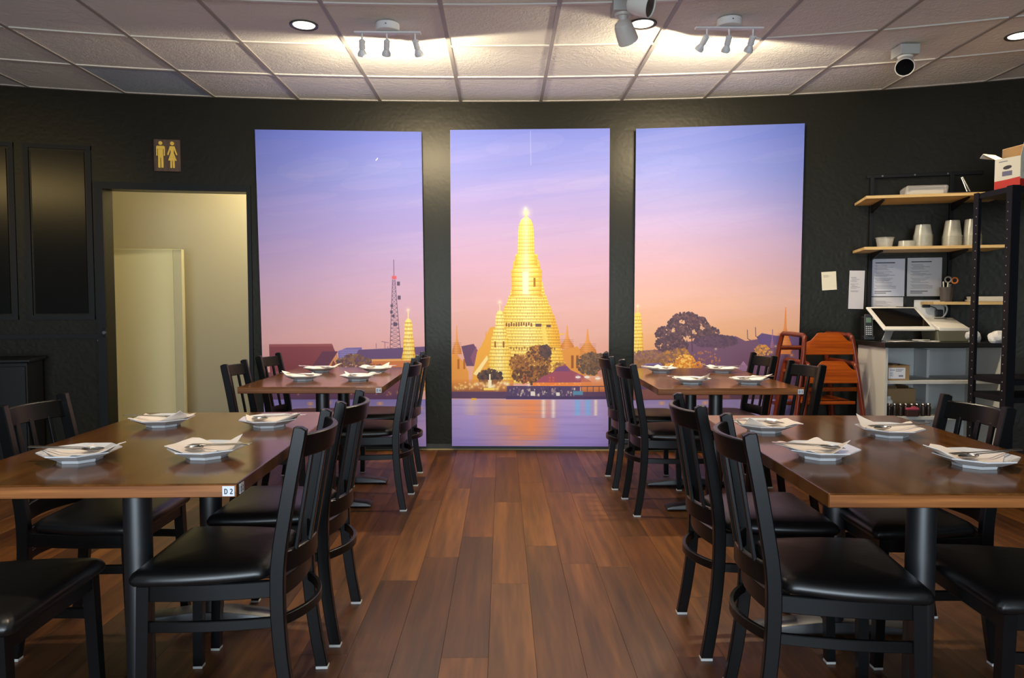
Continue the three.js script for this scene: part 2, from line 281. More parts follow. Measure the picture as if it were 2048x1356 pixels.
  bush(705, 724, 36, 18, 260, ['#7a5a58', '#8a6658', '#6b5060', '#94705a'], 2.2); bush(745, 735, 30, 9, 120, ['#8a5c50', '#7a5458', '#a87050'], 2);
  c.strokeStyle = '#7d5a7e'; c.lineWidth = 1; for (const [x, y] of [[752, 684], [770, 681], [776, 690]]) { c.beginPath(); c.moveTo(x, y); c.lineTo(x, 694); c.stroke(); } c.beginPath(); c.moveTo(763, 680); c.lineTo(778, 683); c.stroke();
  c.strokeStyle = '#6a5676'; c.lineWidth = 1.3; const ml = (t) => 791 - 3 - 7.5 * t, mr = (t) => 791 + 2 + 9 * t;
  c.beginPath(); c.moveTo(ml(0), 556); c.lineTo(ml(1), 694); c.moveTo(mr(0), 556); c.lineTo(mr(1), 694); c.moveTo(791, 516); c.lineTo(791, 556); c.stroke(); c.lineWidth = 0.7;
  for (let i = 0; i < 17; i++) { const t = i / 17, u = (i + 1) / 17, y = 556 + 138 * t, z = 556 + 138 * u; c.beginPath(); c.moveTo(ml(t), y); c.lineTo(mr(u), z); c.moveTo(mr(t), y); c.lineTo(ml(u), z); c.moveTo(ml(u), z); c.lineTo(mr(u), z); c.stroke(); }
  c.fillStyle = '#5c4e6c'; for (const [x, y, w, h] of [[797, 560, 6, 8], [798, 588, 6, 8], [783, 606, 5, 5], [782, 618, 5, 6], [786, 626, 5, 6], [788, 642, 8, 7]]) c.fillRect(x, y, w, h); glow(791, 552, 7, '240,90,90', 1); c.fillStyle = '#d86070'; c.fillRect(787, 549, 9, 6);
  tower(819, [[634, 2], [638, 6], [646, 8], [672, 9], [676, 11], [700, 12], [708, 14], [718, 16]], 8, '#fff0a0'); c.fillStyle = '#ffe9a8'; c.fillRect(818, 620, 2, 16); glow(819, 617, 9, '255,246,214'); 
  poly([[836, 745], [838, 728], [846, 718], [856, 722], [856, 780], [834, 780]], '#f0a040'); for (let y = 728; y < 780; y += 7) { c.fillStyle = 'rgba(140,70,20,0.4)'; c.fillRect(834, y, 24, 2); }
  c.fillStyle = G(0, 742, 0, 800, [[0, '#8a5560'], [0.5, '#7a4d66'], [1, '#60447c']]); c.fillRect(500, 742, 334, 58); bush(840, 770, 12, 10, 50, ['#6b4a30', '#503824', '#a87030'], 2); glow(849, 775, 8, '255,220,140');
  for (let i = 0; i < 22; i++) glow(540 + R() * 310, 765 + R() * 24, 3 + R() * 4, '255,190,110', 0.7);
  // middle board: the great tower and its court
  poly([[895, 735], [905, 690], [915, 712], [925, 722], [934, 742], [936, 790], [895, 790]], '#e9a04a'); spire(911, 648, 706, 18); for (const x of [912, 924]) { c.fillStyle = '#b86a24'; c.fillRect(x, 716, 4, 20); }
  poly([[920, 690], [945, 685], [954, 700], [950, 730], [930, 730]], '#6b4a70'); poly([[938, 712], [950, 690], [955, 715], [945, 730]], '#8b5878');
  spire(970, 660, 705, 14); spire(1134, 648, 695, 26); spire(1175, 655, 705, 34);
  poly([[1110, 700], [1155, 690], [1168, 712], [1165, 745], [1110, 745]], '#e39a48'); poly([[1160, 700], [1200, 705], [1200, 750], [1160, 750]], '#d98e48'); for (const x of [1142, 1152, 1170, 1186]) { c.fillStyle = '#9a5a28'; c.fillRect(x, 708, 5, 26); }
  poly([[952, 700], [960, 690], [978, 652], [990, 650], [990, 760], [940, 765], [945, 735]], '#efae44'); poly([[944, 746], [972, 708], [974, 716], [952, 750]], '#ffe9a8');
  tower(1057, [[664, 78], [668, 60], [690, 62], [694, 66], [720, 70], [724, 76], [760, 80], [765, 84]], 6.5, '#ffee8c', 0.34);
  tower(1054, [[560, 30], [586, 35], [589, 38], [606, 43], [609, 46], [624, 51], [628, 54], [650, 60], [654, 62], [690, 68]], 6, '#fff6a0', 0.34);
  tower(1052, [[505, 22], [516, 22], [519, 26], [535, 28], [537, 31], [585, 30], [590, 34]], 9, '#fffbc4', 0.12);
  tower(1051, [[432, 4], [437, 10], [446, 14], [470, 16], [506, 17], [509, 22], [528, 23]], 7, '#fffac0', 0.1);
  for (let i = 0; i < 7; i++) { c.fillStyle = 'rgba(180,120,20,0.4)'; c.fillRect(1038 + i * 4.2, 442, 0.9, 62); }
  c.fillStyle = 'rgba(255,255,225,0.75)'; c.fillRect(1044, 540, 12, 44); c.fillStyle = '#a8702a'; c.fillRect(1066, 552, 4, 18); c.fillStyle = '#ffe07a'; c.fillRect(1049.5, 418, 3.5, 16); glow(1051, 423, 17, '255,244,190', 1); glow(1050, 415, 7, '255,250,230', 1);
  c.fillStyle = 'rgba(110,50,40,0.75)'; for (let x = 1010; x < 1062; x += 5) c.fillRect(x, 641 + R() * 2, 3, 6 + R() * 3); c.fillStyle = 'rgba(80,50,70,0.8)'; c.fillRect(1070, 644, 12, 6); c.fillRect(1092, 646, 9, 5); poly([[1082, 650], [1090, 650], [1098, 700], [1088, 700]], 'rgba(255,226,120,0.8)');
  c.fillStyle = 'rgba(130,66,24,0.6)'; for (let x = 1008; x < 1110; x += 5.5) c.fillRect(x, 690 + R() * 3, 3, 5);
  tower(998, [[618, 3], [622, 6], [630, 8.5], [652, 9], [656, 13], [668, 14], [672, 17], [696, 18], [702, 22], [745, 26], [765, 28]], 7, '#fff4a0'); c.fillStyle = '#ffe8a8'; c.fillRect(997, 606, 2, 14); glow(998, 601, 10, '255,238,214', 1); c.fillStyle = '#9a5c1c'; for (const x of [987, 1004]) c.fillRect(x, 680, 3, 12);
  bush(1075, 722, 26, 34, 620, ['#8a5a34', '#a06a38', '#6b4638', '#c08644', '#5c4038', '#b0783e'], 2.2); bush(1036, 724, 18, 18, 240, ['#9a6438', '#b87c40', '#7a5034'], 2); bush(1090, 700, 12, 12, 130, ['#5a4448', '#6b4c44', '#4c3c44'], 2.2); bush(1062, 748, 40, 18, 380, ['#7a5034', '#a46a38', '#5c3e34'], 2.2); bush(1120, 735, 14, 14, 120, ['#9a6a40', '#c08a4c'], 2);
  bush(978, 752, 26, 15, 300, ['#4a3a44', '#5c4440', '#6b4e3c', '#3e3440'], 2.4); bush(1185, 725, 32, 22, 420, ['#7a5a44', '#6a5448', '#8a6a4c', '#5c4a48'], 2.3); bush(1212, 715, 10, 14, 120, ['#6a5048', '#5c4848'], 2.2);
  c.fillStyle = G(0, 755, 0, 785, [[0, 'rgba(230,140,60,0.2)'], [0.6, '#c07840'], [1, '#8a5440']]); c.fillRect(895, 757, 130, 28); for (let i = 0; i < 60; i++) glow(902 + R() * 115, 762 + R() * 16, 2.5 + R() * 5, R() < 0.7 ? '255,222,140' : '255,250,220', 0.95);
  c.fillStyle = '#fff6d8'; c.fillRect(974, 758, 7, 18); c.fillRect(976, 746, 3, 12); c.fillStyle = '#ffe070'; c.fillRect(965, 774, 22, 5);
  poly([[1118, 732], [1130, 726], [1142, 738], [1164, 748], [1184, 762], [1068, 764], [1082, 752], [1104, 742]], '#a0506a'); poly([[1106, 740], [1118, 730], [1134, 730], [1140, 740]], '#7a4a80'); c.fillStyle = '#f08a40'; c.fillRect(1064, 763, 120, 8); c.fillStyle = 'rgba(255,200,120,0.8)'; c.fillRect(1070, 772, 90, 5);
  for (const x of [1046, 1053, 1099, 1106]) for (let k = 0; k < 3; k++) glow(x, 753 + k * 6, 4, '255,110,60', 1); for (let i = 0; i < 26; i++) glow(1066 + R() * 116, 764 + R() * 10, 3, '255,200,140', 0.9);
  poly([[1195, 742], [1214, 730], [1222, 735], [1222, 750], [1200, 752]], '#c98a80'); c.fillStyle = G(0, 745, 0, 792, [[0, 'rgba(240,150,90,0)'], [0.6, '#e0884c'], [1, '#8a5040']]); c.fillRect(1162, 752, 62, 38); for (const [x, y] of [[1156, 752], [1174, 752], [1196, 755]]) { glow(x, y, 9, '250,252,255', 1); c.fillStyle = 'rgba(255,255,255,0.9)'; c.fillRect(x - 5, y - 1.5, 10, 3); } glow(1191, 786, 9, '255,232,170', 1);
  for (let x = 1162; x < 1222; x += 12) { c.fillStyle = '#6a4448'; c.fillRect(x, 770, 1.5, 20); } c.fillStyle = '#5a4660'; c.fillRect(1160, 770, 62, 1.8);
  // river bank and the landing stage
  c.fillStyle = '#5c3f66'; c.fillRect(895, 782, 330, 14); c.fillStyle = '#54406e'; c.fillRect(1012, 770, 148, 29); for (let i = 0; i < 90; i++) { c.fillStyle = ['#8a7890', '#d0c0b8', '#6a5878', '#463560', '#a89098'][(R() * 5) | 0]; c.fillRect(1016 + R() * 140, 772 + R() * 16, 1 + R() * 3, 2 + R() * 5); } c.fillStyle = '#e8e4e0'; c.fillRect(1060, 781, 9, 9); c.fillRect(1112, 783, 7, 7); c.fillStyle = '#5890b8'; c.fillRect(1146, 780, 20, 8); glow(1013, 767, 7, '255,246,230', 1); glow(1056, 768, 7, '255,246,230', 1);
  c.fillStyle = '#4a3566'; c.fillRect(1010, 791, 215, 8);
  // right board: small tower, big tree, dark gardens, temple roofs
  tower(1278, [[618, 3], [622, 6], [630, 8], [655, 9], [662, 11], [690, 12], [704, 14]], 7, '#ffe070'); c.fillStyle = '#ffd890'; c.fillRect(1277, 607, 2, 14); glow(1278, 605, 8, '255,240,220', 1);
  poly([[1258, 712], [1290, 696], [1330, 694], [1352, 682], [1420, 676], [1480, 670], [1500, 680], [1524, 676], [1536, 668], [1548, 672], [1610, 671], [1610, 800], [1258, 800]], '#7a587c');
  poly([[1522, 672], [1532, 664], [1560, 669], [1610, 670], [1610, 690], [1530, 690]], '#6b5490'); c.strokeStyle = '#54405c'; c.lineWidth = 1.2; for (const [x, y] of [[1503, 657], [1519, 652]]) { c.beginPath(); c.moveTo(x, y); c.lineTo(x + 1, y + 18); c.lineTo(x + 8, y + 22); c.stroke(); }
  bush(1300, 708, 44, 12, 300, ['#9a7068', '#8a6468', '#a87c60'], 2.3); 
  const tr = ['#6a4e5c', '#5c4658', '#7a5a60', '#544052']; bush(1382, 648, 42, 24, 620, tr, 2.3); bush(1342, 664, 26, 18, 300, tr, 2.2); bush(1420, 664, 26, 16, 280, tr, 2.2); bush(1378, 630, 26, 10, 170, tr, 2.1); bush(1350, 684, 34, 16, 260, tr, 2.2); bush(1440, 680, 46, 12, 300, ['#6a4e68', '#5c4664'], 2.4);
  for (const [a, b] of [[1370, 640], [1395, 660], [1352, 655], [1412, 652], [1384, 672]]) bush(a, b, 6, 4, 14, ['#e8b898', '#e2b090'], 1.4); c.strokeStyle = '#54404e'; c.lineWidth = 2; c.beginPath(); c.moveTo(1392, 700); c.lineTo(1390, 660); c.lineTo(1378, 640); c.stroke();
  bush(1360, 720, 36, 28, 420, ['#9a7058', '#b07c50', '#8a6458', '#c88e48'], 2.2); bush(1378, 722, 20, 16, 260, ['#f0a040', '#ffc050', '#e08a34', '#ffd87a'], 1.9); bush(1346, 732, 16, 9, 120, ['#f0b050', '#d8883a', '#ffcc60'], 1.9); bush(1405, 728, 8, 8, 50, ['#f0a040', '#d88038'], 1.8); bush(1420, 715, 30, 18, 50, ['#c08058', '#a87058'], 1.6); glow(1440, 695, 5, '255,226,190'); bush(1300, 726, 36, 12, 200, ['#8a6450', '#a0744c'], 2.2);
  poly([[1288, 728], [1296, 722], [1328, 722], [1334, 734], [1288, 736]], '#8a78b8'); poly([[1298, 725], [1326, 725], [1330, 733], [1296, 733]], '#5c4a80'); poly([[1474, 738], [1488, 732], [1496, 720], [1506, 732], [1506, 740], [1474, 741]], '#b48cc0'); for (let x = 1484; x < 1504; x += 3) { c.fillStyle = '#8a68a0'; c.fillRect(x, 728, 1, 11); }
  spire(1578, 612, 700, 26, '#f09a58', '#d87c40'); c.fillStyle = '#e08a50'; c.fillRect(1566, 694, 24, 12); spire(1553, 656, 694, 8, '#a878a8', '#8a6498'); bush(1534, 700, 16, 12, 90, ['#a87c58', '#f0b060', '#c8905c', '#e8a050'], 1.8); glow(1552, 702, 7, '255,214,150'); glow(1560, 690, 5, '255,226,170'); glow(1592, 708, 7, '255,180,120');
  c.fillStyle = G(0, 735, 0, 800, [[0, 'rgba(96,70,120,0)'], [0.5, '#654a78'], [1, '#6b4a68']]); c.fillRect(1250, 735, 370, 65); c.fillStyle = '#8a5a5e'; c.fillRect(1250, 775, 220, 20); for (let i = 0; i < 20; i++) glow(1260 + R() * 340, 750 + R() * 30, 3 + R() * 3, '255,190,110', 0.6); glow(1555, 747, 7, '255,214,110', 0.9);
  // river
  const water = (x0, x1, st) => { c.fillStyle = G(0, 796, 0, 895, st); c.fillRect(x0, 797, x1 - x0, 103); };
  water(500, 875, [[0, '#8a84dc'], [0.3, '#a296e0'], [0.6, '#b79ce0'], [1, '#9686dc']]); water(875, 1245, [[0, '#b8a6e2'], [0.35, '#b29ee6'], [0.7, '#a696e2'], [1, '#9484dc']]); water(1245, 1640, [[0, '#a096e2'], [0.4, '#a89ae6'], [1, '#9484dc']]);
  const streak = (x, w, col, a, y0 = 798, y1 = 892) => { const g = c.createLinearGradient(x - w, 0, x + w, 0); g.addColorStop(0, `rgba(${col},0)`); g.addColorStop(0.5, `rgba(${col},${a})`); g.addColorStop(1, `rgba(${col},0)`); c.fillStyle = g; c.fillRect(x - w, y0, 2 * w, y1 - y0); };
  streak(1035, 95, '250,150,80', 0.55); streak(1062, 55, '255,150,80', 0.85, 798, 880); streak(1010, 40, '255,170,100', 0.5, 798, 850); for (const x of [1086, 1106]) streak(x, 6, '255,250,245', 0.8, 798, 835); for (const x of [1155, 1176]) streak(x, 9, '120,190,255', 0.9, 798, 830); streak(1192, 5, '255,240,220', 0.9, 798, 830); streak(940, 20, '255,210,150', 0.4, 798, 830); c.fillStyle = '#f0b840'; c.fillRect(940, 795, 10, 4);
  for (const [x, y] of [[612, 802], [612, 812], [757, 802], [757, 812], [840, 812], [650, 800], [1330, 800], [1420, 800]]) streak(x, 9, '255,190,130', 0.7, y, y + 7);
  for (let i = 0; i < 150; i++) { c.fillStyle = R() < 0.5 ? `rgba(120,100,190,${0.05 + R() * 0.1})` : `rgba(215,195,235,${0.03 + R() * 0.08})`; c.beginPath(); c.ellipse(500 + R() * 1120, 806 + R() * 88, 30 + R() * 80, 0.8 + R() * 2.4, 0, 0, 7); c.fill(); }
}
{
  // board corners: top-left, top-right, bottom-left, bottom-right, each [x, y, z]
  const boards = [
    ['left', [515, 262, 852, 893], [[-1.855, 2.440, -5.585], [-0.613, 2.436, -5.625], [-1.815, 0.041, -5.575], [-0.588, 0.038, -5.60]], 'tall printed board of a river dusk with a lattice mast, hung nearest the doorway'],
    ['middle', [900, 259, 1218, 893], [[-0.396, 2.449, -5.62], [0.813, 2.460, -5.60], [-0.391, 0.037, -5.62], [0.817, 0.034, -5.60]], 'tall printed board showing a great golden temple tower above a river at dusk'],
    ['right', [1271, 250, 1606, 893], [[1.003, 2.447, -5.555], [2.205, 2.450, -5.385], [1.000, 0.040, -5.555], [2.190, 0.070, -5.385]], 'tall printed board with a spreading tree under an orange evening sky, behind the high chairs'],
  ];
  for (const [, [x0, y0, x1, y1], [tl, tr, bl, br], label] of boards) {
    const W = 768, Hh = 1464;
    const tex = canvasTex(W, Hh, (c) => { c.setTransform(W / (x1 - x0), 0, 0, Hh / (y1 - y0), -x0 * W / (x1 - x0), -y0 * Hh / (y1 - y0)); muralScene(c); });
    const t = thing('mural_board', label, 'mural', [0, 0, 0], 0, 'three printed mural boards on the far wall');
    const mk = (o0, o1, inset) => {
      const f = [tl, tr, br, bl].map(([x, y, z]) => [x, y, z + o1]), b = [tl, tr, br, bl].map(([x, y, z]) => [x, y, z + o0]), P = [...f, ...b].flat();
      const g = new THREE.BufferGeometry(); g.setAttribute('position', new THREE.Float32BufferAttribute(P, 3)); g.setAttribute('uv', new THREE.Float32BufferAttribute([0, 1, 1, 1, 1, 0, 0, 0, 0, 1, 1, 1, 1, 0, 0, 0], 2));
      g.setIndex([0, 3, 2, 0, 2, 1, 4, 5, 6, 4, 6, 7, 0, 1, 5, 0, 5, 4, 1, 2, 6, 1, 6, 5, 2, 3, 7, 2, 7, 6, 3, 0, 4, 3, 4, 7]); return toCreasedNormals(g, 0.3);
    };
    part('backing_board', mk(-0.012, -0.001), mat({ color: lin(0.05, 0.05, 0.05), roughness: 0.7 }), t);
    part('print', mk(-0.001, 0.0), mat({ map: tex, roughness: 0.62 }), t);
  }
}

// ------------------------------------------------------------------ tables
const TABLE_H = 0.71, TW = 0.746, TL = 1.16;
function numberTex(text) { return canvasTex(128, 112, (c, w, h) => { c.fillStyle = '#eef0f4'; c.fillRect(0, 0, w, h); c.fillStyle = '#1c2438'; c.font = 'bold 84px sans-serif'; c.textAlign = 'center'; c.textBaseline = 'middle'; c.save(); c.translate(w / 2, h / 2 + 4); c.scale(0.78, 1); c.fillText(text, 0, 0); c.restore(); }); }
const tabletopGeo = planar(box(TW, 0.034, TL, 0, TABLE_H - 0.017, 0, 0.003, 2), (x, y, z) => [x / 0.8 + 0.1, z / 1.4 + 0.3]);
const edgeGeo = planar(box(TW - 0.004, 0.028, 0.004, 0, TABLE_H - 0.0178, TL / 2 + 0.0006, 0.001), (x, y) => [y / 0.12 + 0.2, x / 1.1]);
const armGeo = () => {                                                             // two-armed cast base
  const pr = [[-0.27, 0.006], [-0.27, 0.018], [-0.24, 0.028], [-0.06, 0.05], [0.06, 0.05], [0.24, 0.028], [0.27, 0.018], [0.27, 0.006]];
  return smooth(extrude(pr, 0.085, 0.006, 2).translate(0, 0, -0.0425), 0.5);
};
const baseGeo = armGeo(), colGeo = cyl(0.0375, 0.0375, 0.59, 0, 0.345, 0, 32), plateGeo = box(0.36, 0.012, 0.2, 0, TABLE_H - 0.04, 0, 0.003);
const tables = {
  D2: { pos: [-1.023, 0, -2.3235], turn: 0.02, mark: 'D 2', label: 'dark wood table marked D2, at the near left of the aisle' },
  D1: { pos: [1.128, 0, -2.2145], turn: -0.02, mark: null, label: 'dark wood table with no visible number tag, at the near right of the aisle' },
  D4: { pos: [-0.992, 0, -4.35], turn: 0.0, mark: 'D 4', label: 'dark wood table marked D4, in front of the left mural board' },
  D3: { pos: [1.16, 0, -4.264], turn: 0.0, mark: 'D 3', label: 'dark wood table marked D3, beside the orange high chairs' },
};
for (const [id, t] of Object.entries(tables)) {
  const o = thing('dining_table', t.label, 'table', t.pos, t.turn, 'four set dining tables');
  part('tabletop', tabletopGeo, M.tabletop, o); part('edge_band', edgeGeo, M.tableEdge, o);
  for (const s of [1, -1]) { const c = id === 'D3' || id === 'D1' ? 0.012 : -0.012;
    for (const [n, g] of [['pedestal_column', colGeo], ['pedestal_base', baseGeo], ['mounting_plate', plateGeo]]) { const m = part(n, g, M.iron, o); m.position.set(c, 0, s * 0.27); } }
  if (t.mark) {
    const m = mat({ map: numberTex(t.mark), roughness: 0.5 });
    const g = new THREE.BoxGeometry(0.0285, 0.0245, 0.0012); part('number_tag', g.translate(TW / 2 - 0.02, TABLE_H - 0.0175, TL / 2 + 0.0035), m, o, `white tag reading ${t.mark}`);
    if (id === 'D2') { const s = part('number_tag', new THREE.BoxGeometry(0.0285, 0.0245, 0.0012), m, o, 'second white tag on the side edge'); s.position.set(TW / 2 + 0.001, TABLE_H - 0.0175, TL / 2 - 0.03); s.rotation.y = Math.PI / 2; }
  }
}

// ------------------------------------------------------------------ chairs (facing +x; origin under the rear posts at seat level)
const postCurve = new THREE.CatmullRomCurve3([[-0.040, 0], [-0.020, 0.12], [-0.005, 0.25], [0, 0.36], [-0.003, 0.46], [-0.024, 0.6], [-0.044, 0.71], [-0.066, 0.818]].map(([x, y]) => new THREE.Vector3(x, y, 0)));
const postX = (y) => { let lo = 0, hi = 1; for (let i = 0; i < 30; i++) { const m = (lo + hi) / 2; if (postCurve.getPoint(m).y < y) lo = m; else hi = m; } return postCurve.getPoint(lo).x; };
const arc = (z0, z1, x, sag, n = 12) => { const p = []; for (let i = 0; i <= n; i++) { const t = i / n; p.push([x - sag * 4 * t * (1 - t), z0 + (z1 - z0) * t]); } return p; };
function makeChair() {
  const o = new THREE.Group(); o.name = numbered('dining_chair'); scene.add(o);
  // rear posts run from the floor to the top of the back
  const F = [], B = [];
  for (let i = 0; i <= 26; i++) { const y = 0.008 + (0.81 * i) / 26, x = postX(y), w = 0.019 - 0.002 * Math.abs(i / 26 - 0.5); F.push([x + w, y]); B.push([x - w, y]); }
  const top = F[26]; F.push([top[0] - 0.004, 0.8195]); F.push([B[26][0] + 0.016, 0.8185]); B[26] = [B[26][0] + 0.003, 0.811]; 
  for (const s of [1, -1]) {
    const g = smooth(extrude([...F, ...B.slice().reverse()], 0.027, 0.003), 0.45).translate(0, 0, -0.0135); shear(g, 0, -0.016 * s, 0.45); part('rear_post', g.translate(0, 0, s * 0.168), M.frame, o);
    const leg = new THREE.CylinderGeometry(0.0225, 0.0195, 0.402, 4, 1).rotateY(Math.PI / 4); const lg = toCreasedNormals(leg, 0.3).translate(0.337, 0.209, s * 0.185); shear(lg, -0.03, -0.02 * s, 0.41); part('front_leg', lg, M.frame, o);
  }
  const topY = 0.735; 
  part('top_rail', shear(ribbon(arc(-0.163, 0.163, 0, 0.055), 0.017, topY, 0.797, 0.003), -0.19, 0, topY).translate(postX(topY) - 0.002, 0, 0), M.frame, o);
  part('lower_rail', ribbon(arc(-0.165, 0.165, -0.004, 0.050), 0.015, 0.425, 0.482, 0.003), M.frame, o);
  for (const z of [-0.108, -0.036, 0.036, 0.108]) {
    const b = 0.052 * (1 - (z / 0.165) ** 2), y0 = 0.475, y1 = 0.745, g = box(0.010, y1 - y0, 0.021, 0, (y0 + y1) / 2, 0, 0.002);
    shear(g, (postX(y1) - postX(y0)) / (y1 - y0), 0, y0); part('slat', g.translate(postX(y0) - b, 0, z), M.frame, o);
  }
  const side = (s) => { const p = []; for (let i = 0; i <= 10; i++) { const t = i / 10; p.push([0.335 * t, s * (0.166 + 0.018 * t + 0.05 * t * (1 - t))]); } return p; };
  part('seat_apron', [ribbon(side(1), 0.016, 0.368, 0.412), ribbon(side(-1), 0.016, 0.368, 0.412), ribbon([[0.342, -0.175], [0.342, 0.175]], 0.016, 0.368, 0.412), ribbon(arc(-0.166, 0.166, 0, 0.03), 0.015, 0.362, 0.412)], M.frame, o);
  for (const s of [1, -1]) part('stretcher', ribbon(side(s), 0.013, 0.285, 0.313), M.frame, o);
  part('stretcher', ribbon(arc(-0.166, 0.166, -0.002, 0.065), 0.013, 0.285, 0.313), M.frame, o);
  // padded seat
  const out = [], cnr = (x, z, r, a0) => { for (let i = 0; i <= 5; i++) { const a = a0 + (Math.PI / 2) * i / 5; out.push([x + r * Math.cos(a), z + r * Math.sin(a)]); } };
  cnr(0.352, 0.190, 0.022, 0); for (let i = 1; i < 6; i++) { const t = i / 6; out.push([0.352 - t * 0.29, 0.212 + 0.012 * Math.sin(Math.PI * t) - 0.032 * t]); } cnr(0.058, 0.142, 0.036, Math.PI / 2); cnr(0.058, -0.142, 0.036, Math.PI); for (let i = 1; i < 6; i++) { const t = 1 - i / 6; out.push([0.352 - t * 0.29, -(0.212 + 0.012 * Math.sin(Math.PI * t) - 0.032 * t)]); } cnr(0.352, -0.190, 0.022, -Math.PI / 2);
  out.reverse();
  part('seat_cushion', loft(out, [[0.001, 0.460], [0.3, 0.459], [0.6, 0.457], [0.82, 0.453], [0.92, 0.448], [0.97, 0.441], [1.0, 0.430], [0.995, 0.420], [0.97, 0.413], [0.001, 0.413]], [0.19, 0], 0.8), M.vinyl, o);
  for (const [x, z] of [[-0.039, 0.175], [-0.039, -0.175], [0.349, 0.193], [0.349, -0.193]]) part('foot_glide', box(x < 0 ? 0.038 : 0.03, 0.009, 0.029, x, 0.0045, z, 0.002), M.glide, o);
  return o;
}
const chair0 = makeChair(); let first = true;
const chairs = [                                                                    // table, side, which, x, z, turn
  ['D2', 'aisle', 'near', -0.600, -2.08, Math.PI + 0.03], ['D2', 'aisle', 'far', -0.597, -2.575, Math.PI],
  ['D2', 'wall', 'near', -1.455, -1.78, 0.03], ['D2', 'wall', 'far', -1.525, -2.49, 0.0],
  ['D1', 'aisle', 'near', 0.703, -1.97, -0.12], ['D1', 'aisle', 'far', 0.695, -2.465, -0.02],
  ['D1', 'wall', 'near', 1.545, -1.86, Math.PI - 0.05], ['D1', 'wall', 'far', 1.52, -2.42, Math.PI + 0.0],
  ['D4', 'aisle', 'near', -0.585, -4.16, Math.PI], ['D4', 'aisle', 'far', -0.590, -4.71, Math.PI + 0.02],
  ['D4', 'wall', 'near', -1.415, -4.05, 0.03], ['D4', 'wall', 'far', -1.415, -4.64, -0.06],
  ['D3', 'aisle', 'near', 0.755, -4.04, 0.02], ['D3', 'aisle', 'far', 0.730, -4.60, -0.02],
  ['D3', 'wall', 'near', 1.60, -3.97, Math.PI + 0.12], ['D3', 'wall', 'far', 1.60, -4.63, Math.PI + 0.05],
];
const tableWord = { D2: 'table D2', D1: 'the untagged table', D4: 'table D4', D3: 'table D3' };
for (const [id, side, w, x, z, turn] of chairs) {
  const c = first ? chair0 : chair0.clone(); if (!first) { c.name = numbered('dining_chair'); scene.add(c); } first = false;
  c.position.set(x, 0, z); c.rotation.set(0, turn, 0);
  tag(c, `black slat-back chair, ${side} side of ${tableWord[id]}, ${w === 'near' ? 'nearer the camera' : 'nearer the mural'}`, 'chair', 'black dining chairs round the tables');
}

// ------------------------------------------------------------------ place settings
const oct = []; for (let i = 0; i < 8; i++) { const a = Math.PI / 8 + i * Math.PI / 4; oct.push([Math.cos(a), -Math.sin(a)]); }
const octR = (r) => oct.map(([x, z]) => [x * r, z * r]);
const plateGeom = loft(octR(0.104), [[0.001, 0.011], [0.50, 0.0115], [0.60, 0.014], [0.97, 0.0285], [1.0, 0.0295], [1.0, 0.0265], [0.64, 0.0095], [0.55, 0.008], [0.53, 0.0], [0.49, 0.0], [0.47, 0.004], [0.001, 0.004]], [0, 0], 0.25);
const plateTop = (r) => (r < 0.052 ? 0.0135 : r < 0.104 ? 0.0135 + (r - 0.052) / 0.052 * 0.0185 : 0.032 + (r - 0.104) * 0.06);
function napkinGeo(v) {
  const W = 0.175, D = 0.125, th = 0.0022, N = 14, g = new THREE.BoxGeometry(W, th, D, N, 1, N), p = g.attributes.position, ca = Math.cos(v.turn), sa = Math.sin(v.turn);
  for (let i = 0; i < p.count; i++) {
    let x = p.getX(i), z = p.getZ(i); const yy = p.getY(i), u = x / W, w = z / D; x += 0.012 * w * v.skew; const X = x * ca + z * sa + v.ox, Z = -x * sa + z * ca + v.oz;
    let y = plateTop(Math.hypot(X, Z)) + 0.0025 + yy + 0.0025 * Math.sin(u * 9 + v.ph) * Math.sin(w * 7 + v.ph * 2);
    y += v.up * Math.max(0, u * v.su + w * v.sw - 0.55) * 0.04;                          // one corner stands up
    p.setXYZ(i, X, Math.max(y, plateTop(Math.hypot(X, Z)) + 0.0012 + yy), Z);
  }
  g.computeVertexNormals(); return g;
}
const napkins = [0, 1, 2, 3, 4].map((k) => napkinGeo({ turn: -0.5 + 0.28 * k, skew: k % 2 ? 1 : -1, ox: 0.012 * (k - 2), oz: -0.012 + 0.004 * k, ph: k * 1.3, up: 1 + 0.3 * (k % 3), su: k % 2 ? 1 : -1, sw: k % 3 ? -1 : 1 }));
const bowlR = 0.017;
const spoonGeo = (() => {                                                             // handle along +x, bowl at the origin end
  const g = [], s = new THREE.SphereGeometry(1, 16, 8, 0, Math.PI * 2, Math.PI / 2, Math.PI / 2).scale(0.029, 0.009, bowlR); g.push(s); g.push(new THREE.SphereGeometry(1, 16, 6, 0, Math.PI * 2, Math.PI / 2, Math.PI / 2).scale(0.0275, 0.0075, bowlR - 0.0012));
  const h = extrude([[0.024, -0.003], [0.05, -0.0025], [0.12, -0.004], [0.158, -0.0065], [0.163, -0.004], [0.163, 0.004], [0.158, 0.0065], [0.12, 0.004], [0.05, 0.0025], [0.024, 0.003]], 0.002, 0.0006).rotateX(-Math.PI / 2); g.push(h); return merge(g);
})();
const forkGeo = (() => {
  const g = []; g.push(extrude([[0.022, -0.004], [0.05, -0.0025], [0.12, -0.004], [0.158, -0.0065], [0.163, -0.004], [0.163, 0.004], [0.158, 0.0065], [0.12, 0.004], [0.05, 0.0025], [0.022, 0.004], [0.008, 0.011], [0.002, 0.0115], [0.002, -0.0115], [0.008, -0.011]], 0.002, 0.0006).rotateX(-Math.PI / 2));
  for (let k = 0; k < 4; k++) g.push(box(0.034, 0.0018, 0.0032, -0.014, 0.001, -0.0099 + k * 0.0066, 0.0006)); return merge(g);
})();
